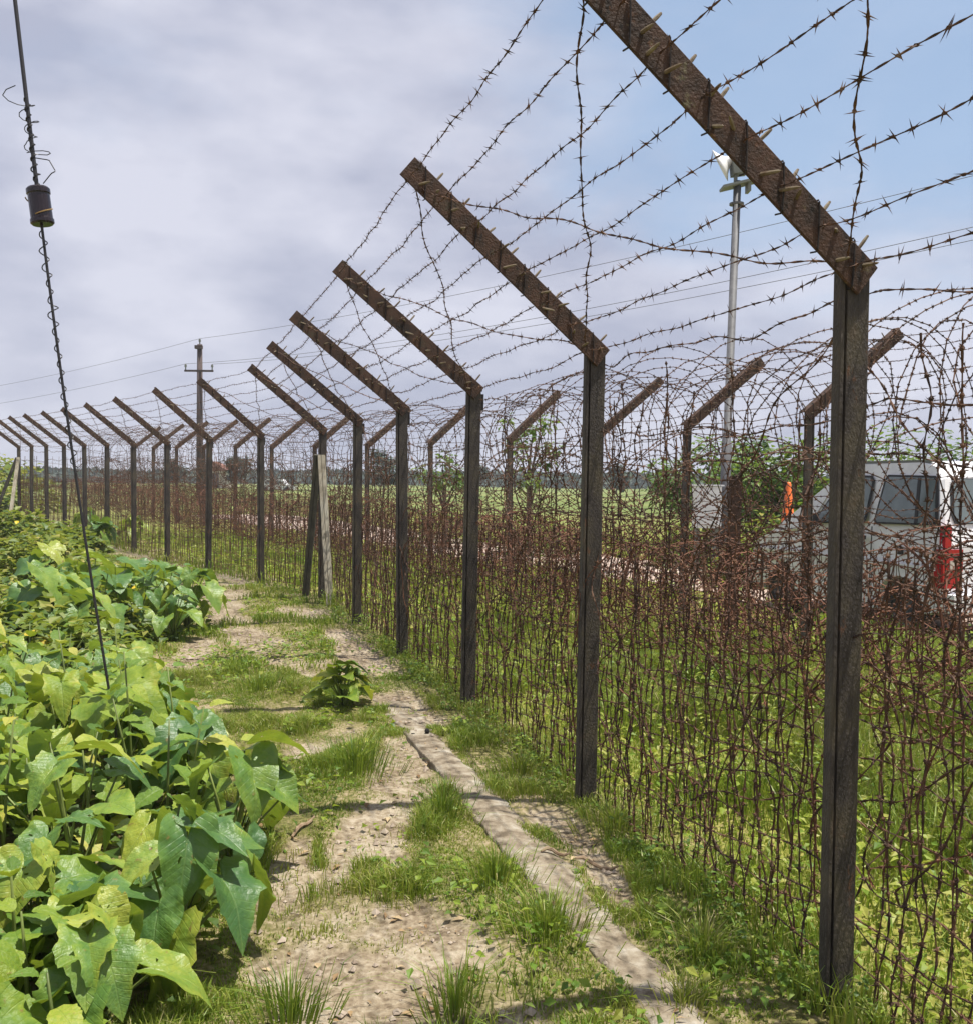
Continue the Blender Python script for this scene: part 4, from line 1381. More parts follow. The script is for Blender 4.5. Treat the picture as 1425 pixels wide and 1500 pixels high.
def path_h(x, y):
    t = vnoise(x, y, .28, 81, 2)
    b = bare(x, y)
    s = side_of_near(x, y)
    return (.028 + .10 * sstep(.42, .85, t)) * (1 - .5 * b) * np.where(s > -.16, .55, 1)
tone0 = lambda x, y: .58 + .75 * (vnoise(x, y, .45, 91, 3) - .45) + .25 * bare(x, y)
grass_field('grass', 'short green grass growing in patches along the path', 520000, (-3.4, 1.5), (1.9, 7.5), path_dens, path_h, .0046, tone0)
grass_field('grass', 'short grass on the verge farther along the path', 230000, (-9, .5), (7.5, 20), path_dens, lambda x, y: path_h(x, y) * 1.1, .010, tone0)
def in_dens(x, y):
    s = side_of_near(x, y)
    rd = on_road(x, y)
    return (s > -.1) * (.55 + .45 * vnoise(x, y, .4, 93, 2)) * sstep(1.25, 1.7, rd)
in_h = lambda x, y: .07 + .22 * sstep(.35, .8, vnoise(x, y, .5, 95, 2))
in_t = lambda x, y: .70 + .5 * (vnoise(x, y, .9, 97, 2) - .5)
grass_field('grass', 'bright grass growing behind the front fence', 230000, (-1, 6.5), (1.9, 10), in_dens, in_h, .007, in_t)
grass_field('grass', 'bright grass farther behind the fences', 90000, (-10, 9), (10, 24), in_dens, in_h, .016, in_t)
# weeds with small broad leaves inside the fence
def weeds(n, xr, yr, sz0, lab):
    X, Y = rng.uniform(*xr, n), rng.uniform(*yr, n)
    k = (np.abs(X) < .55 * Y + .5) & (rng.random(n) < in_dens(X, Y) * sstep(.3, .6, vnoise(X, Y, .7, 99, 2)))
    k &= side_of_near(X, Y) > .08
    X, Y = X[k], Y[k]
    n = len(X)
    an, tilt = rng.uniform(0, 6.3, n), rng.uniform(-.6, .5, n)
    D = np.column_stack((np.cos(an) * np.cos(tilt), np.sin(an) * np.cos(tilt), np.sin(tilt)))
    N = np.column_stack((rng.normal(0, .4, n), rng.normal(0, .4, n), np.ones(n)))
    sz = sz0 * rng.uniform(.5, 1.4, n)
    m = MB()
    m.leaves(np.column_stack((X, Y, hgt(X, Y) + rng.uniform(.02, .26, n) * (.4 + vnoise(X, Y, .5, 101)))), D, N, sz, sz * .65, .2, tone=np.clip(rng.normal(.70, .2, n) + .5 * (vnoise(X, Y, .9, 103) - .5), 0, 1))
    tag(m.build('weeds', M_WEED), lab, kind='stuff')
weeds(34000, (-.5, 6), (1.9, 9), .038, 'bright leafy weeds between the two fences')
weeds(26000, (-9, 9), (9, 24), .08, 'leafy weeds farther between the fences')
def verge_weeds():
    n = 60000
    X, Y = rng.uniform(-6, 1.2, n), 2 + 14 * rng.random(n) ** 1.2
    k = (np.abs(X) < .55 * Y + .4) & (rng.random(n) < path_dens(X, Y) * (1 - strip_mask(X, Y)) * sstep(.45, .7, vnoise(X, Y, .5, 111, 2)))
    X, Y = X[k], Y[k]
    n = len(X)
    an, tilt = rng.uniform(0, 6.3, n), rng.uniform(-.5, .6, n)
    D = np.column_stack((np.cos(an) * np.cos(tilt), np.sin(an) * np.cos(tilt), np.sin(tilt)))
    N = np.column_stack((rng.normal(0, .4, n), rng.normal(0, .4, n), np.ones(n)))
    sz = .032 * rng.uniform(.5, 1.4, n) * (1 + .05 * Y)
    m = MB()
    m.leaves(np.column_stack((X, Y, hgt(X, Y) + rng.uniform(.0, .07, n))), D, N, sz, sz * .6, .2, tone=np.clip(rng.normal(.5, .2, n), 0, 1))
    tag(m.build('weeds', M_WEED), 'small leafy weeds among the path grass', kind='stuff')
verge_weeds()
# leafy sprigs along the fence foot
m = MB()
for i in range(2, 8):
    a, d = PN[i - 1 + 0], PN[i] - PN[i - 1]
    for k in range(34):
        t = random.random()
        s = random.gauss(-.02, .09)
        q = a + d * t + np.array((d[1], -d[0])) / np.hypot(*d) * s
        h = random.uniform(.04, .15) if abs(s) < .12 else .06
        nn_ = int(6 + h * 90)
        zz = np.sort(rng.random(nn_)) * h
        an = rng.uniform(0, 6.3, nn_)
        C = np.column_stack((q[0] + rng.normal(0, .025, nn_), q[1] + rng.normal(0, .025, nn_), float(hgt(*q)) + zz))
        m.leaves(C, np.column_stack((np.cos(an), np.sin(an), rng.uniform(-.2, .5, nn_))), np.tile((0, 0, 1.), (nn_, 1)) + rng.normal(0, .3, (nn_, 3)), .028 * rng.uniform(.6, 1.3, nn_), .018, .15, tone=np.clip(rng.normal(.35, .2, nn_), 0, 1))
tag(m.build('weeds', M_WEED), 'small leafy sprigs along the foot of the front fence', kind='stuff')
# separate grass tufts on and beside the path
for k, (px, py, w, h, n, dark, lab) in enumerate((
        (520, 1128, .26, .20, 420, .18, 'large dark-green grass tuft standing on the path above the bare patch'),
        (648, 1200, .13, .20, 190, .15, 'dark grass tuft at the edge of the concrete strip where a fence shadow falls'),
        (668, 1478, .14, .17, 170, .30, 'spiky grass tuft alone on bare earth at the bottom of the picture'),
        (800, 1370, .22, .15, 420, .38, 'broad bright grass tuft against the side of the concrete strip'),
        (725, 1290, .17, .16, 320, .35, 'thick grass tuft hugging the concrete strip above the broad bright one'),
        (425, 1490, .16, .16, 220, .25, 'dense dull-green grass tuft at the foot of the plant bed'),
        (1030, 1395, .14, .12, 220, .6, 'pale grass tuft between the concrete strip and the wire'),
        (1000, 1475, .12, .10, 160, .6, 'pale straw-tipped grass tuft by the nearest post shadow'),
        (900, 1215, .22, .12, 380, .5, 'bright grass tuft at the foot of the second post'),
        (760, 1130, .2, .12, 300, .45, 'bright grass tuft near the fence between the second and third posts'),
        (380, 1010, .35, .14, 420, .25, 'dark grass clump between the two bare tracks'))):
    x, y = ground_pt(px, py)
    r2 = np.random.default_rng(60 + k)
    a, rr = r2.uniform(0, 6.3, n), np.abs(r2.normal(0, w * .45, n))
    m = MB()
    C = np.column_stack((np.cos(a) * rr, np.sin(a) * rr, np.zeros(n)))
    C[:, 2] = hgt(x + C[:, 0], y + C[:, 1]) - float(hgt(x, y)) - .01
    l = np.clip(rr / w * 1.1 + r2.uniform(0, .35, n), 0, 1.2)
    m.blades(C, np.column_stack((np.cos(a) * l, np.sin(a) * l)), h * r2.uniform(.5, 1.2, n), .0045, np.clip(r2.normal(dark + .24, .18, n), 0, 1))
    tag(m.build('grass_tuft', M_GRASS, loc=(x, y, float(hgt(x, y)))), lab, 'grass tuft')

# ------------------------------------------------------------------ litter on the path
def clod_mesh(seed, mat, n=7, name='stone'):
    r2 = np.random.default_rng(seed)
    m = MB()
    prof = [(0.001, -.5), (.42, -.38), (.5, 0), (.36, .36), (0.001, .46)]
    m.lathe(prof, n=n)
    V = m.v[0]
    V *= (1 + r2.normal(0, .16, (len(V), 1))) * r2.uniform(.6, 1.1, (1, 3))
    return m.mesh(name, mat, smooth=False)
CL = [clod_mesh(k, M_STONE) for k in range(5)]
m = MB()
n = 11000
X, Y = rng.uniform(-3.5, 1.4, n), 2 + 8 * rng.random(n) ** 1.3
k = (rng.random(n) < bare(X, Y) * .9 + .03) & (side_of_near(X, Y) < -.1)
X, Y = X[k], Y[k]
n = len(X)
r_ = np.exp(rng.normal(-5.05, .5, n))
O = np.array([(1, 0, 0), (-1, 0, 0), (0, 1, 0), (0, -1, 0), (0, 0, .75), (0, 0, -.75)])
V = O[None] * r_[:, None, None] * (1 + rng.normal(0, .25, (n, 6, 1)))
ca = rng.uniform(0, 6.3, n)
V = np.stack((V[..., 0] * np.cos(ca)[:, None] - V[..., 1] * np.sin(ca)[:, None], V[..., 0] * np.sin(ca)[:, None] + V[..., 1] * np.cos(ca)[:, None], V[..., 2]), -1)
onst = strip_mask(X, Y)
V += np.stack((X, Y, hgt(X, Y) + r_ * .3 + onst * .014), 1)[:, None, :]
F = np.array([(0, 2, 4), (2, 1, 4), (1, 3, 4), (3, 0, 4), (2, 0, 5), (1, 2, 5), (3, 1, 5), (0, 3, 5)])
m.add(V.reshape(-1, 3), tris=(np.arange(n)[:, None, None] * 6 + F[None]).reshape(-1, 3))
tag(m.build('gravel', M_STONE), 'small stones and clods scattered over the bare earth', kind='stuff')
m = MB()
n = 2600
X, Y = rng.uniform(-3.0, 1.3, n), 2 + 6 * rng.random(n) ** 1.2
k = (side_of_near(X, Y) < -.1) & (rng.random(n) < .25 + .7 * bare(X, Y))
X, Y = X[k], Y[k]
n = len(X)
an = rng.uniform(0, 6.3, n)
sz = .012 + .05 * rng.random(n) ** 2.5
m.leaves(np.column_stack((X, Y, hgt(X, Y) + .006 + strip_mask(X, Y) * .016)), np.column_stack((np.cos(an), np.sin(an), rng.normal(0, .12, n))), np.column_stack((rng.normal(0, .2, n), rng.normal(0, .2, n), np.ones(n))), sz, sz * rng.uniform(.2, .55, n), .2, tone=rng.random(n))
tag(m.build('leaf_litter', M_DRY), 'dry leaf scraps lying on the path', kind='stuff')
for px, py, s, lab in ((626, 1076, .034, 'larger black lump of dung lying on the path'), (605, 1077, .020, 'smaller black lump of dung beside the larger one on the path')):
    x, y = ground_pt(px, py)
    o = link('dung_lump', clod_mesh(int(px), M_LUMP, name='dung_lump'), None, loc=(x, y, float(hgt(x, y)) + s * .5 + .012), scale=(s * 1.5, s * 1.1, s))
    tag(o, lab, 'dung')
for k, (a, b, r_, lab) in enumerate((((842, 1262), (906, 1270), .008, 'curved dry stick at the grass edge of the concrete strip'), ((792, 1254), (834, 1256), .008, 'short pale stick lying on the concrete strip'),
                                     ((428, 1228), (462, 1204), .009, 'pale stick on the soil under the plant bed edge'), ((940, 1335), (985, 1360), .006, 'thin twig slanting down towards the wire'))):
    A, B = ground_pt(*a), ground_pt(*b)
    z = .024 if k in (1,) else .018
    P = [(*(A + (B - A) * t + np.array((0, .02 * math.sin(t * 5)))), float(hgt(*(A + (B - A) * t))) + z + .01 * math.sin(t * 7)) for t in np.linspace(0, 1, 6)]
    m = MB()
    m.tube(P, [r_ * .6, r_, r_, r_ * .9, r_ * .8, r_ * .4], 6)
    tag(m.build('stick', M_STICK), lab, 'stick')

# ------------------------------------------------------------------ cable with a splice box, hanging at the left
cb_a, cb_b = np.array(at_depth(170, 1075, 4.35)), np.array(at_depth(22, 0, 4.35))
anchor = np.array((cb_a[0] + .08, cb_a[1], -.1))
dirc = (cb_b - cb_a)
top = cb_b + dirc * .5
guy = empty('overhead_cable', (anchor[0], anchor[1], 0), 'slanting black cable with a splice box coming down into the plant bed', 'cable')
def cab(t):
    p = cb_a + dirc * t
    return p + np.array((-.012 * math.sin(t * 3.14) * 2, 0, 0))
m = MB()
P = [anchor] + [cab(t) for t in np.linspace(0, 1.5, 40)]
m.tube(P, [.0065] * 20 + [.0095] * 21, 8)
m.build('cable', M_CABLE, guy, True, smooth=True)
tb = 0.725
bc = cab(tb)
ax = Vector(dirc / np.linalg.norm(dirc))
rot = ax.to_track_quat('Z', 'Y').to_matrix().to_4x4()
m = MB()
m.lathe([(0.001, -.085), (.044, -.085), (.051, -.078), (.051, -.062), (.047, -.058), (.047, .05), (.051, .054), (.051, .074), (.044, .082), (0.001, .082)], bc + np.array((.004, 0, 0)), n=20, rot=rot)
sb = m.build('splice_box', M_BOX, guy, True, smooth=False)
m = MB()
th = np.linspace(0, 5, 30)
q = [Vector(bc) + rot.to_3x3() @ Vector((.053 * math.cos(a), .053 * math.sin(a), -.05 + .018 * a)) for a in th]
m.tube([tuple(v) for v in q], .003, 5)
m.build('brass_tie', M_COPPER, guy, True)
def wrap(t0, t1, turns, rad, r_, seed, loose=0.0):
    r2 = np.random.default_rng(seed)
    t = np.linspace(t0, t1, int(turns * 12))
    ph = np.linspace(0, turns * 6.283, len(t))
    lo = 1 + loose * np.interp(np.arange(len(t)), np.arange(0, len(t), 5), np.abs(r2.normal(0, 1, len(np.arange(0, len(t), 5)))))
    P = np.array([cab(a) for a in t])
    rm3 = np.array(rot.to_3x3())
    P += (np.column_stack((np.cos(ph), np.sin(ph), 0 * ph)) * (rad * lo)[:, None]) @ rm3.T
    m = MB()
    m.tube(P, r_, 5)
    m.build('wrap_wire', M_CABLE, guy, True)
wrap(.36, .69, 15, .010, .0028, 1, .7)
wrap(.75, .87, 9, .009, .0035, 2, .5)
wrap(.79, .875, 4, .013, .0022, 3, 1.9)
m = MB()
P = [cab(.79) + np.array((0, 0, 0)), cab(.79) + np.array((.07, 0, -.01)), cab(.78) + np.array((.10, -.01, -.03)), cab(.775) + np.array((.075, 0, -.02)), cab(.755) + np.array((.03, 0, 0))]
t5 = np.linspace(0, 4, 24)
P = np.column_stack([np.interp(t5, range(5), [p[a] for p in P]) for a in range(3)])
m.tube(P, .0025, 5)
m.build('loose_wire', M_CABLE, guy, True)

# ------------------------------------------------------------------ white van beyond the second fence
VH = np.array((-.3, .954))
vh_rz = math.atan2(-VH[0], VH[1])
VC = np.array((4.32, 9.02))                       # rear corner on the fence side
van = empty('white_van', (VC[0], VC[1], 0), 'white van parked behind the wire with its red tail lamp and rear wheel showing', 'van', rz=vh_rz)
# local frame: y forward along the van, x to its far side, z up
WV, LV = 1.56, 3.28
def body_mesh():
    m = MB()
    prof = [(.02, .34), (0.0, .52), (.0, .98), (.05, 1.18), (.13, 1.62), (.22, 1.76), (.42, 1.80), (1.30, 1.79), (1.50, 1.755), (1.64, 1.68), (2.06, 1.10), (2.20, 1.05), (2.85, .95), (3.08, .86), (3.20, .70), (3.26, .52), (3.24, .32),
            (3.00, .26), (2.98, .34), (2.92, .52), (2.78, .62), (2.62, .64), (2.46, .60), (2.34, .48), (2.30, .30), (2.28, .26),
            (.92, .26), (.90, .30), (.86, .48), (.74, .60), (.58, .64), (.42, .62), (.28, .52), (.22, .36), (.20, .30)]
    n = len(prof)
    def inset(z): return 0.0 if z < .95 else 0.115 * ((z - .95) / .85) ** 1.15
    V, off = [], [(0.0, -.05), (.0, 0), (WV, 0), (WV, 0)]
    rows = []
    for side in (0, 1):
        for sh in (1, 0):
            pass
    for xs, shrink in ((0.03, 1.0), (0.0, 0.985), (WV, 0.985), (WV - .03, 1.0)):
        pass
    c = np.array([(1.62, .9)])
    P = np.array(prof)
    def ring(x0, sgn, k):
        Q = P.copy()
        Q = c + (Q - c) * np.array([[1 - .015 * k, 1 - .02 * k]])
        return np.array([(x0 + sgn * inset(z), y, z) for (y, z) in Q])
    R0 = [ring(0.0, 1, 1.0), ring(0.035, 1, 0.0), ring(WV - .035, -1, 0.0), ring(WV, -1, 1.0)]
    V = np.concatenate(R0)
    q = [(r * n + j, r * n + (j + 1) % n, (r + 1) * n + (j + 1) % n, (r + 1) * n + j) for r in range(3) for j in range(n)]
    m.add(V, q)
    me = m.mesh('body', M_VAN, smooth=False)
    import bmesh
    bm = bmesh.new()
    bm.from_mesh(me)
    bm.verts.ensure_lookup_table()
    for base in (0, 3 * n):
        vs = [bm.verts[base + j] for j in range(n)]
        f = bm.faces.new(vs if base == 0 else vs[::-1])
    bmesh.ops.triangulate(bm, faces=[f for f in bm.faces if len(f.verts) > 4])
    bmesh.ops.recalc_face_normals(bm, faces=bm.faces)
    bm.to_mesh(me)
    bm.free()
    return me
link('body', body_mesh(), van)
def vin(z): return 0.0 if z < .95 else 0.115 * ((z - .95) / .85) ** 1.15
def side_panel(poly, mat, name, x=-.004, th=.006, far=False, parent=van):
    """flat piece on the van's near side, following the lean of the upper body"""
    m = MB()
    V = []
    for d in (0, th):
        for (y, z) in poly: V.append(((x - d + vin(z)) if not far else (WV - x + d - vin(z)), y, z))
    n = len(poly)
    q = [(i, (i + 1) % n, n + (i + 1) % n, n + i) for i in range(n)]
    t = [(0, i + 1, i) for i in range(1, n - 1)] + [(n, n + i, n + i + 1) for i in range(1, n - 1)]
    m.add(V, q, t)
    return m.build(name, mat, parent)
def grow(poly, k):
    P = np.array(poly)
    c = P.mean(0)
    v = P - c
    return [tuple(c + a * (1 + k / np.linalg.norm(a))) for a in v]
rear_win = [(.16, 1.19), (.14, 1.24), (.20, 1.60), (.24, 1.63), (.84, 1.64), (.88, 1.60), (.96, 1.20), (.93, 1.17)]
front_win = [(1.16, 1.17), (1.13, 1.22), (1.09, 1.58), (1.13, 1.63), (1.50, 1.63), (1.56, 1.60), (1.93, 1.16), (1.90, 1.13)]
for far in (False, True):
    for pw in (rear_win, front_win):
        fr = side_panel(grow(pw, .035), M_SEAL, 'window_frame', x=-.003, th=.004, far=far)
        pn = side_panel(pw, M_GLASS, 'pane', x=-.008, th=.004, far=far, parent=fr)
# dark slanting bar across the rear side pane
side_panel([(.40, 1.18), (.36, 1.18), (.39, 1.63), (.43, 1.63)], M_SEAL, 'window_bar', x=-.013, th=.006)
for (y0, y1) in ((1.0, 1.016), (.045, .058), (1.98, 1.995)):
    side_panel([(y0, .34), (y1, .34), (y1, 1.12), (y0, 1.12)], M_SEAL, 'door_gap', x=-.002, th=.003)
side_panel([(.0 + .08, .74), (3.1, .74), (3.1, .77), (.08, .77)], M_VAN, 'side_moulding', x=-.002, th=.012)
for y0 in (1.08,):
    side_panel([(y0, .98), (y0 + .14, .98), (y0 + .14, 1.02), (y0, 1.02)], M_SEAL, 'door_handle', x=-.002, th=.022)
side_panel([(.52, .86), (.60, .86), (.60, .93), (.52, .93)], M_SEAL, 'fuel_cap', x=-.002, th=.006)
# roof rails, gutter
m = MB()
m.box((.13, .95, 1.795), (.03, 1.3, .025))
m.build('roof_rail', M_GREYPAINT, van)
m = MB()
m.box((WV - .13, .95, 1.795), (.03, 1.3, .025))
m.build('roof_rail', M_GREYPAINT, van)
# tail lamps: L-shaped, wrapping the corner
def tail_lamp(x0, s):
    m = MB()
    def bx(xa, xb, ya, yb, za, zb): m.box(((x0 + s * (xa + xb) / 2), (ya + yb) / 2, (za + zb) / 2), (abs(xb - xa), yb - ya, zb - za))
    bx(-.014, .20, -.02, .12, .58, .74)
    bx(-.012, .22, -.018, .09, .74, .95)
    bx(-.010 + .02, .085, -.014, .06, .93, 1.17)
    o = m.build('tail_lamp', M_RED, van)
    m = MB()
    m.box((x0 + s * .10, -.022, .80), (.075, .01, .09))
    m.build('lens', M_LENS, o)
tail_lamp(0.0, 1)
tail_lamp(WV, -1)
# tailgate window and rear bumper
m = MB()
def rear_pt(x, z): return (x, float(np.interp(z, (.98, 1.18, 1.62), (-.006, .044, .124))), z)
def rear_panel(pts, mat, name, th, parent=van):
    m = MB()
    n = len(pts)
    V = [np.array(rear_pt(*p)) for p in pts] + [np.array(rear_pt(*p)) - np.array((0, th, 0)) for p in pts]
    m.add(V, [(i, (i + 1) % n, n + (i + 1) % n, n + i) for i in range(n)], [(0, i + 1, i) for i in range(1, n - 1)] + [(n, n + i, n + i + 1) for i in range(1, n - 1)])
    return m.build(name, mat, parent)
rw = [(.20, 1.20), (.17, 1.28), (.20, 1.56), (.27, 1.62), (WV - .27, 1.62), (WV - .20, 1.56), (WV - .17, 1.28), (WV - .20, 1.20)]
fr = rear_panel(grow(rw, .03), M_SEAL, 'rear_window', .006)
rear_panel(rw, M_GLASS, 'pane', .012, fr)
m = MB()
m.box((WV / 2, -.05, .44), (WV - .06, .14, .17))
m.box((WV / 2, -.04, .355), (WV - .2, .12, .03))
m.build('rear_bumper', M_VAN, van)
m = MB()
m.box((WV / 2, 3.27, .42), (WV - .08, .12, .20))
m.build('front_bumper', M_VAN, van)
m = MB()
m.box((WV / 2, -.012, .80), (.52, .012, .11))
m.build('number_plate_recess', M_GREYPAINT, van)
# windscreen
m = MB()
def ws(x, t): return (x, 1.66 + .40 * t + .012, 1.665 - .55 * t + .012)
V = [ws(.16, .04), ws(WV - .16, .04), ws(WV - .07, .96), ws(.07, .96)]
V += [(a, b - .01, c - .008) for a, b, c in V]
m.add(V, [(0, 1, 2, 3), (7, 6, 5, 4), (0, 4, 5, 1), (1, 5, 6, 2), (2, 6, 7, 3), (3, 7, 4, 0)])
m.build('windscreen', M_GLASS, van)
for s in (0.22, WV - .22):
    m = MB()
    m.lathe([(.001, .0), (.09, .0), (.11, -.02), (.11, -.06)], (s, 3.215, .70), n=14, rot=Matrix.Rotation(R(-80), 4, 'X'))
    m.build('headlight', M_LENS, van)
def wheel(x, y, s):
    rotm = Matrix.Rotation(R(90) * s, 4, 'Y')
    m = MB()
    m.lathe([(.17, -.075), (.24, -.085), (.275, -.07), (.285, -.03), (.285, .03), (.275, .07), (.24, .085), (.17, .075)], (x, y, .285), n=28, rot=rotm)
    w = m.build('wheel', M_TYRE, van, smooth=True)
    m = MB()
    m.lathe([(.001, .05), (.05, .055), (.07, .03), (.13, .025), (.165, .06), (.178, .07), (.178, -.06), (.001, -.06)], (x, y, .285), n=20, rot=rotm)
    m.build('rim', M_GALV, w)
for y in (.56, 2.62):
    wheel(.12, y, -1)
    wheel(WV - .12, y, 1)
m = MB()
m.box((WV / 2, 1.62, .36), (WV - .30, 2.9, .20))
m.box((WV / 2, .56, .285), (WV - .3, .10, .10))
m.box((WV / 2, 2.62, .285), (WV - .3, .10, .10))
m.build('underbody', M_SEAL, van)
m = MB()
m.box((-.08, 1.86, 1.16), (.10, .05, .14))
m.box((-.02, 1.87, 1.13), (.06, .03, .03))
m.build('side_mirror', M_SEAL, van)

# orange cone standing on the bonnet
cx_, cy_ = np.array((VC[0], VC[1])) + VH * 2.74 + np.array((VH[1], -VH[0])) * .20
cone = empty('traffic_cone', (cx_, cy_, .972), 'tall narrow orange cone standing on the van bonnet', 'traffic cone')
m = MB()
m.lathe([(.105, .0), (.10, .03), (.085, .045), (.070, .20), (.068, .205), (.047, .42), (.045, .425), (.030, .58), (.024, .60), (.001, .605)], n=20)
m.build('body', M_ORANGE, cone, smooth=True)
m = MB()
m.lathe([(.001, -.002), (.12, -.002), (.12, .016), (.10, .02)], n=8)
m.build('foot', M_ORANGE, cone)

# ------------------------------------------------------------------ pole with horn, cabinet, short post
px_, py_ = 3.95, 16.0
tall = empty('loudspeaker_pole', (px_, py_, 0), 'tall grey steel pole with a white horn at its top beyond the fences', 'pole')
lean = np.array((.10, 0, 1.0))
def pl(z): return np.array((px_ + .022 * z, py_, z))
m = MB()
m.tube([pl(-.2), pl(2.2), pl(2.21), pl(6.55)], [.085, .085, .066, .062], 14)
m.build('shaft', M_GALV, tall, True, smooth=True)
m = MB()
m.lathe([(.06, -.02), (.12, -.02), (.12, .01), (.06, .01)], pl(6.18), n=16)
m.build('collar', M_GALV, tall, True)
m = MB()
m.lathe([(.06, -.03), (.09, -.03), (.09, .03), (.06, .03)], pl(3.1), n=16)
m.build('collar', M_GALV, tall, True)
m = MB()
m.box(pl(6.5) + np.array((.04, 0, 0)), (.62, .30, .04), Matrix.Rotation(R(-14), 4, 'Y'))
m.box(pl(6.44) + np.array((.18, 0, 0)), (.05, .2, .14))
m.build('bracket', M_GREYPAINT, tall, True)
m = MB()
m.lathe([(.055, .16), (.06, .08), (.10, .0), (.20, -.08), (.28, -.12), (.285, -.115), (.19, -.065), (.09, .01), (.04, .03), (.001, .03)], pl(6.86) + np.array((-.20, -.02, 0)), n=24, rot=Matrix.Rotation(R(62), 4, 'Y') @ Matrix.Rotation(R(18), 4, 'X'))
hn = m.build('horn', M_WHITE, tall, True, smooth=True)
m = MB()
m.box(pl(6.80) + np.array((.0, -.02, 0)), (.24, .26, .30), Matrix.Rotation(R(-8), 4, 'Y'))
m.box(pl(6.60) + np.array((-.04, -.02, 0)), (.05, .06, .14))
m.build('driver_box', M_GREYPAINT, tall, True)

cabx, caby = 3.52, 15.3
cab_ = empty('control_cabinet', (cabx, caby, 0), 'white control cabinet on grey legs beside the tall pole', 'cabinet')
m = MB()
m.box((cabx, caby, 1.16), (.42, .24, .66))
m.build('box', M_WHITE, cab_, True)
m = MB()
m.box((cabx - .01, caby - .125, 1.16), (.36, .012, .58))
m.build('door', M_WHITE, cab_, True)
m = MB()
m.box((cabx, caby, 1.51), (.48, .32, .025))
m.build('top', M_WHITE, cab_, True)
for s in (-.15, .15):
    m = MB()
    m.box((cabx + s, caby, .40), (.07, .12, .84))
    m.build('leg', M_GREYPAINT, cab_, True)
m = MB()
m.box((cabx, caby, .06), (.6, .4, .14))
m.build('plinth', M_BRACE, cab_, True)

sp = empty('short_post', (2.38, 9.2, 0), 'short reddish brown steel post standing before the second fence near the van', 'post')
m = MB()
m.prism([(-.055, 0), (.055, 0), (.055, .008), (-.047, .008), (-.047, .09), (-.055, .09)], (1, 0, 0), (0, 1, 0), (0.012, 0, 1), (2.38, 9.2, -.2), 1.82)
m.build('shaft', M_ARM, sp, True)
m = MB()
m.box((2.40, 9.225, 1.624), (.10, .06, .006))
m.build('cap', M_ARM, sp, True)

# ------------------------------------------------------------------ power line far behind
def power_pole(x, y, h, lab):
    p = empty('power_pole', (x, y, 0), lab, 'utility pole', 'power line poles')
    m = MB()
    m.tube([(0, 0, -.3), (0, 0, h * .5), (0, 0, h)], [.17, .15, .12], 12)
    m.build('shaft', M_WOODPOLE, p, smooth=True)
    m = MB()
    m.box((0, -.13, h - 1.25), (1.35, .08, .09))
    m.build('crossarm', M_WOODPOLE, p)
    m = MB()
    m.box((0, -.16, h - .15), (.34, .2, .16))
    m.build('top_cap', M_WOODPOLE, p)
    for sx in (-.62, .62, 0):
        m = MB()
        z = h - 1.2 if sx else h
        m.lathe([(.03, 0), (.03, .12), (.06, .13), (.05, .24), (.001, .27)], (sx, -.13 if sx else 0, z), n=8)
        m.build('insulator', M_GREYPAINT, p)
    return p
power_pole(-13.5, 45, 7.75, 'dark power pole with a short crossarm rising beyond the far fence posts')
power_pole(15.5, 17, 8.6, 'power pole carrying the far end of the overhead lines')
def span(a, b, sag, lab):
    m = MB()
    t = np.linspace(0, 1, 40)
    P = np.array(a) + (np.array(b) - np.array(a)) * t[:, None]
    P[:, 2] -= sag * 4 * t * (1 - t)
    m.tube(P, .008, 4)
    tag(m.build('power_line', M_GALV), lab, 'power line', 'overhead power lines')
span((-13.5, 45, 8.02), (15.5, 17, 8.87), .5, 'highest thin overhead power line crossing the sky behind the front fence')
span((-14.12, 44.87, 6.82), (14.88, 16.87, 7.67), .7, 'lower thin power line fixed to the outer end of the crossarm')
span((-12.88, 44.87, 6.82), (16.12, 16.87, 7.67), .7, 'lower thin power line fixed to the inner end of the crossarm')
span((-13.5, 45, 8.02), (-60, 84, 7.7), 1.0, 'upper thin power line running off from the dark pole behind the cable')
span((-14.12, 44.87, 6.82), (-60.6, 84, 6.5), 1.0, 'lower thin power line running off from the crossarm behind the cable')

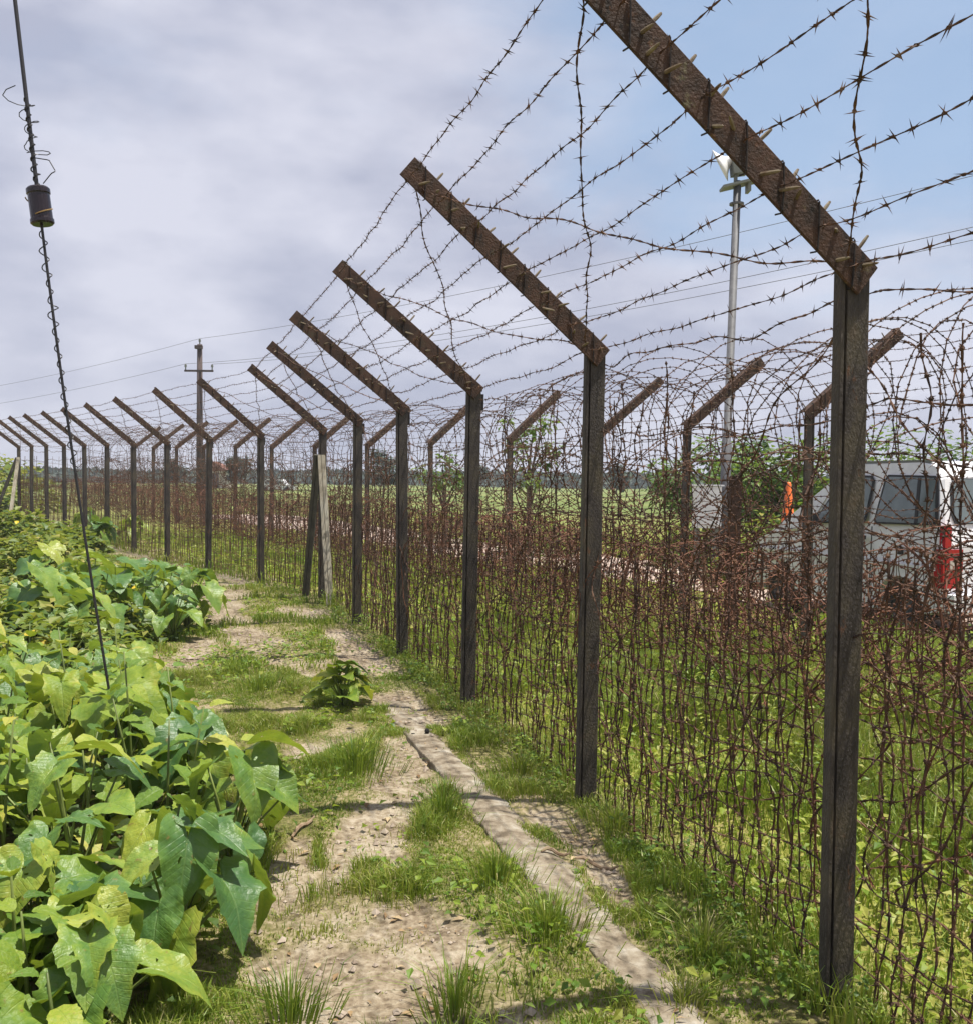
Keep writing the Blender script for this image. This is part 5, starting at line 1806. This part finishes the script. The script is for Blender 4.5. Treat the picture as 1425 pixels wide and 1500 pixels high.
# ------------------------------------------------------------------ trees and bushes beyond the fences
def tree(x, y, h, w, n, lab, seed, leaf=.16, mat=M_TREE, trunk=.5, group=None, thin=1.0, name='leafy_tree'):
    r2 = np.random.default_rng(seed)
    root = empty(name, (x, y, 0), lab, 'tree', group)
    m = MB()
    th = h * trunk
    m.tube([(0, 0, -.1), (.03 * h * r2.normal(), 0, th * .5), (.02 * h * r2.normal(), 0, th), (.03 * h * r2.normal(), 0, h * .85)], np.array([.035, .028, .02, .006]) * h * .6, 8)
    tips = []
    for k in range(10):
        a = k * 2.4 + r2.uniform(-.4, .4)
        z0 = th * r2.uniform(.55, 1.2)
        e = np.array((math.cos(a) * w * .5 * r2.uniform(.4, .85), math.sin(a) * w * .5 * r2.uniform(.4, .85), min(h * .95, z0 + h * r2.uniform(.12, .4))))
        s0 = np.array((0, 0, z0))
        m.tube([s0, s0 * .5 + e * .5 + np.array((0, 0, .05 * h)), e], np.array([.014, .009, .004]) * h * .6, 5)
        tips.append(e)
    tips.append(np.array((0, 0, h * .88)))
    m.build('trunk', M_BARK, root)
    tips = np.array(tips)
    ci = r2.integers(0, len(tips), n)
    cr = r2.uniform(.16, .30, len(tips)) * w * thin
    u = r2.normal(size=(n, 3))
    u /= np.linalg.norm(u, axis=1)[:, None]
    C = tips[ci] + u * (cr[ci] * r2.random(n) ** .45)[:, None] * np.array((1, 1, .8))
    C[:, 2] = np.clip(C[:, 2], .08, None)
    az = r2.uniform(0, 6.3, n)
    D = u * .4 + np.column_stack((np.cos(az), np.sin(az), r2.uniform(-.7, .3, n)))
    N = u * .5 + np.array((0, 0, 1.)) + r2.normal(0, .3, (n, 3))
    sz = leaf * r2.uniform(.6, 1.3, n)
    m = MB()
    m.leaves(C, D, N, sz, sz * .55, .15, tone=np.clip(r2.normal(.5, .2, n) + (r2.random(len(tips))[ci] - .5) * .4, 0, 1))
    m.build('crown', mat, root)
    return root
H_LAB = ['bushy bright green tree right behind the orange cone', 'round green tree just right of the tall grey pole, behind the cabinet', 'low green tree showing over the roof of the white van',
         'dark leafy tree half hidden by the nearest fence post', 'loose green tree between the pole and the second fence posts', 'leafy tree top showing above the rear of the van roof']
for k, (px, d, h, w) in enumerate(((1165, 17, 2.35, 2.6), (1100, 18.5, 2.5, 2.2), (1300, 20, 2.55, 3.0), (1225, 19, 2.5, 2.6), (1030, 21, 2.45, 2.4), (1400, 21, 2.5, 3.0))):
    tree((px - 712.5) / FPX * d, d, h, w, 2600, H_LAB[k], 1200 + k, leaf=.17, trunk=.30)
tree(.9, 19.5, 2.9, 1.3, 420, 'slender young tree with sparse leaves behind the fences left of the cabinet', 1300, leaf=.16, trunk=.6, thin=.8)
tree(-.9, 21.0, 2.3, 1.3, 420, 'low sparse sapling showing between the third and fourth front posts', 1301, leaf=.16, trunk=.5, thin=.8)
for k, (px, d, h) in enumerate(((562, 62, 3.3), (700, 95, 3.0), (905, 75, 2.9), (345, 80, 3.2), (255, 90, 3.2))):
    tree((px - 712.5) / FPX * d, d, h, h * .62, 900, ['narrow dark tree standing alone in the far field by the fourth front post', 'small tree far off in the field, seen past the third front post', 'small rounded tree in the field beyond the second front post',
                                            'distant tree in the field behind the crowded far posts', 'distant dark tree farther along the field, behind the far posts'][k], 1320 + k, leaf=.38, mat=M_FAR)
# shrubs and pink-flowering weeds by the road
for k, (px, d, w, h, lab) in enumerate(((1010, 17.5, 1.6, .85, 'low weedy shrub by the road in front of the cabinet legs'), (790, 20, 1.8, .8, 'low weedy shrub on the far road edge beside the slender tree'), (650, 23, 2.0, .9, 'low weedy shrub on the far road edge near the sapling'),
                                        (1120, 15.8, 1.3, 1.1, 'leafy shrub just ahead of the van bonnet'), (1090, 14.3, 1.0, .75, 'short leafy shrub by the road in front of the van'))):
    bush((px - 712.5) / FPX * d, d, w, h, 900, lab, 1400 + k, leaf=.13)
tr = MB()
n = 26000
ang = rng.uniform(-.85, .85, n)
dist = 170 + 60 * rng.random(n) + 18 * vnoise(ang * 60, ang * 0, 6, 5, 2)
X, Y = np.sin(ang) * dist, np.cos(ang) * dist
H = (1.3 + 1.5 * vnoise(X, Y, 16, 61, 3)) * (1 + .3 * vnoise(X, Y, 60, 63))
an = rng.uniform(0, 6.3, n)
sz = rng.uniform(.9, 2.0, n)
tr.leaves(np.column_stack((X, Y, H * rng.random(n) ** .7)), np.column_stack((np.cos(an), np.sin(an), rng.uniform(-.5, .5, n))), np.column_stack((np.cos(an + 1.5), np.sin(an + 1.5) - .6, rng.uniform(0, 1, n))), sz, sz * .8, .2, tone=np.clip(rng.normal(.5, .2, n), 0, 1))
tag(tr.build('treeline', M_FAR), 'low dark belt of trees along the horizon', kind='stuff')

# a small hut and a car far out in the field
hx, hy = (315 - 712.5) / FPX * 110, 110
hut = empty('field_hut', (hx, hy, 0), 'tiny hut with a brown roof far across the field', 'hut')
m = MB()
m.box((hx, hy, 1.1), (3.2, 2.6, 2.2))
m.build('wall', M_PLASTER, hut, True)
m = MB()
m.prism([(-2.0, 0), (2.0, 0), (0, 1.1)], (1, 0, 0), (0, 0, 1), (0, 1, 0), (hx, hy - 1.6, 2.2), 3.2)
m.build('roof', M_ROOF, hut, True)
m = MB()
m.box((hx + .4, hy - 1.32, 1.0), (.8, .06, 1.9))
m.build('door', M_WOODPOLE, hut, True)
fx_, fy_ = (404 - 712.5) / FPX * 95, 95
fc = empty('distant_car', (fx_, fy_, 0), 'tiny white car far across the field between the fence posts', 'car')
m = MB()
m.prism([(-1.8, .3), (1.8, .3), (1.85, .75), (1.0, .85), (.6, 1.35), (-.9, 1.35), (-1.4, .85), (-1.85, .8)], (1, 0, 0), (0, 0, 1), (0, 1, 0), (fx_, fy_, 0), 1.5)
m.build('body', M_WHITE, fc, True)
m = MB()
m.prism([(-1.1, .88), (.78, .88), (.5, 1.25), (-.85, 1.25)], (1, 0, 0), (0, 0, 1), (0, 1, 0), (fx_, fy_ - .01, 0), .02)
m.build('window', M_GLASS, fc, True)
for s in (-1.1, 1.1):
    m = MB()
    m.lathe([(.001, -.1), (.32, -.1), (.32, .1), (.001, .1)], (fx_ + s, fy_ + .1, .32), n=12, rot=Matrix.Rotation(R(90), 4, 'X'))
    m.build('wheel', M_TYRE, fc, True)

# ------------------------------------------------------------------ haze
m = MB()
m.box((0, 760, 4.2), (2200, 1900, 11.4))
mh = bpy.data.materials.new('haze')
mh.use_nodes = True
hn_, hl_ = mh.node_tree.nodes, mh.node_tree.links
hn_.remove(hn_['Principled BSDF'])
pv = hn_.new('ShaderNodeVolumePrincipled')
pv.inputs['Color'].default_value = (0.88, 0.92, 1.0, 1)
pv.inputs['Density'].default_value = 0.0009
hl_.new(pv.outputs[0], hn_['Material Output'].inputs['Volume'])
tag(m.build('haze', mh), 'thin pale haze over the fields', kind='stuff')
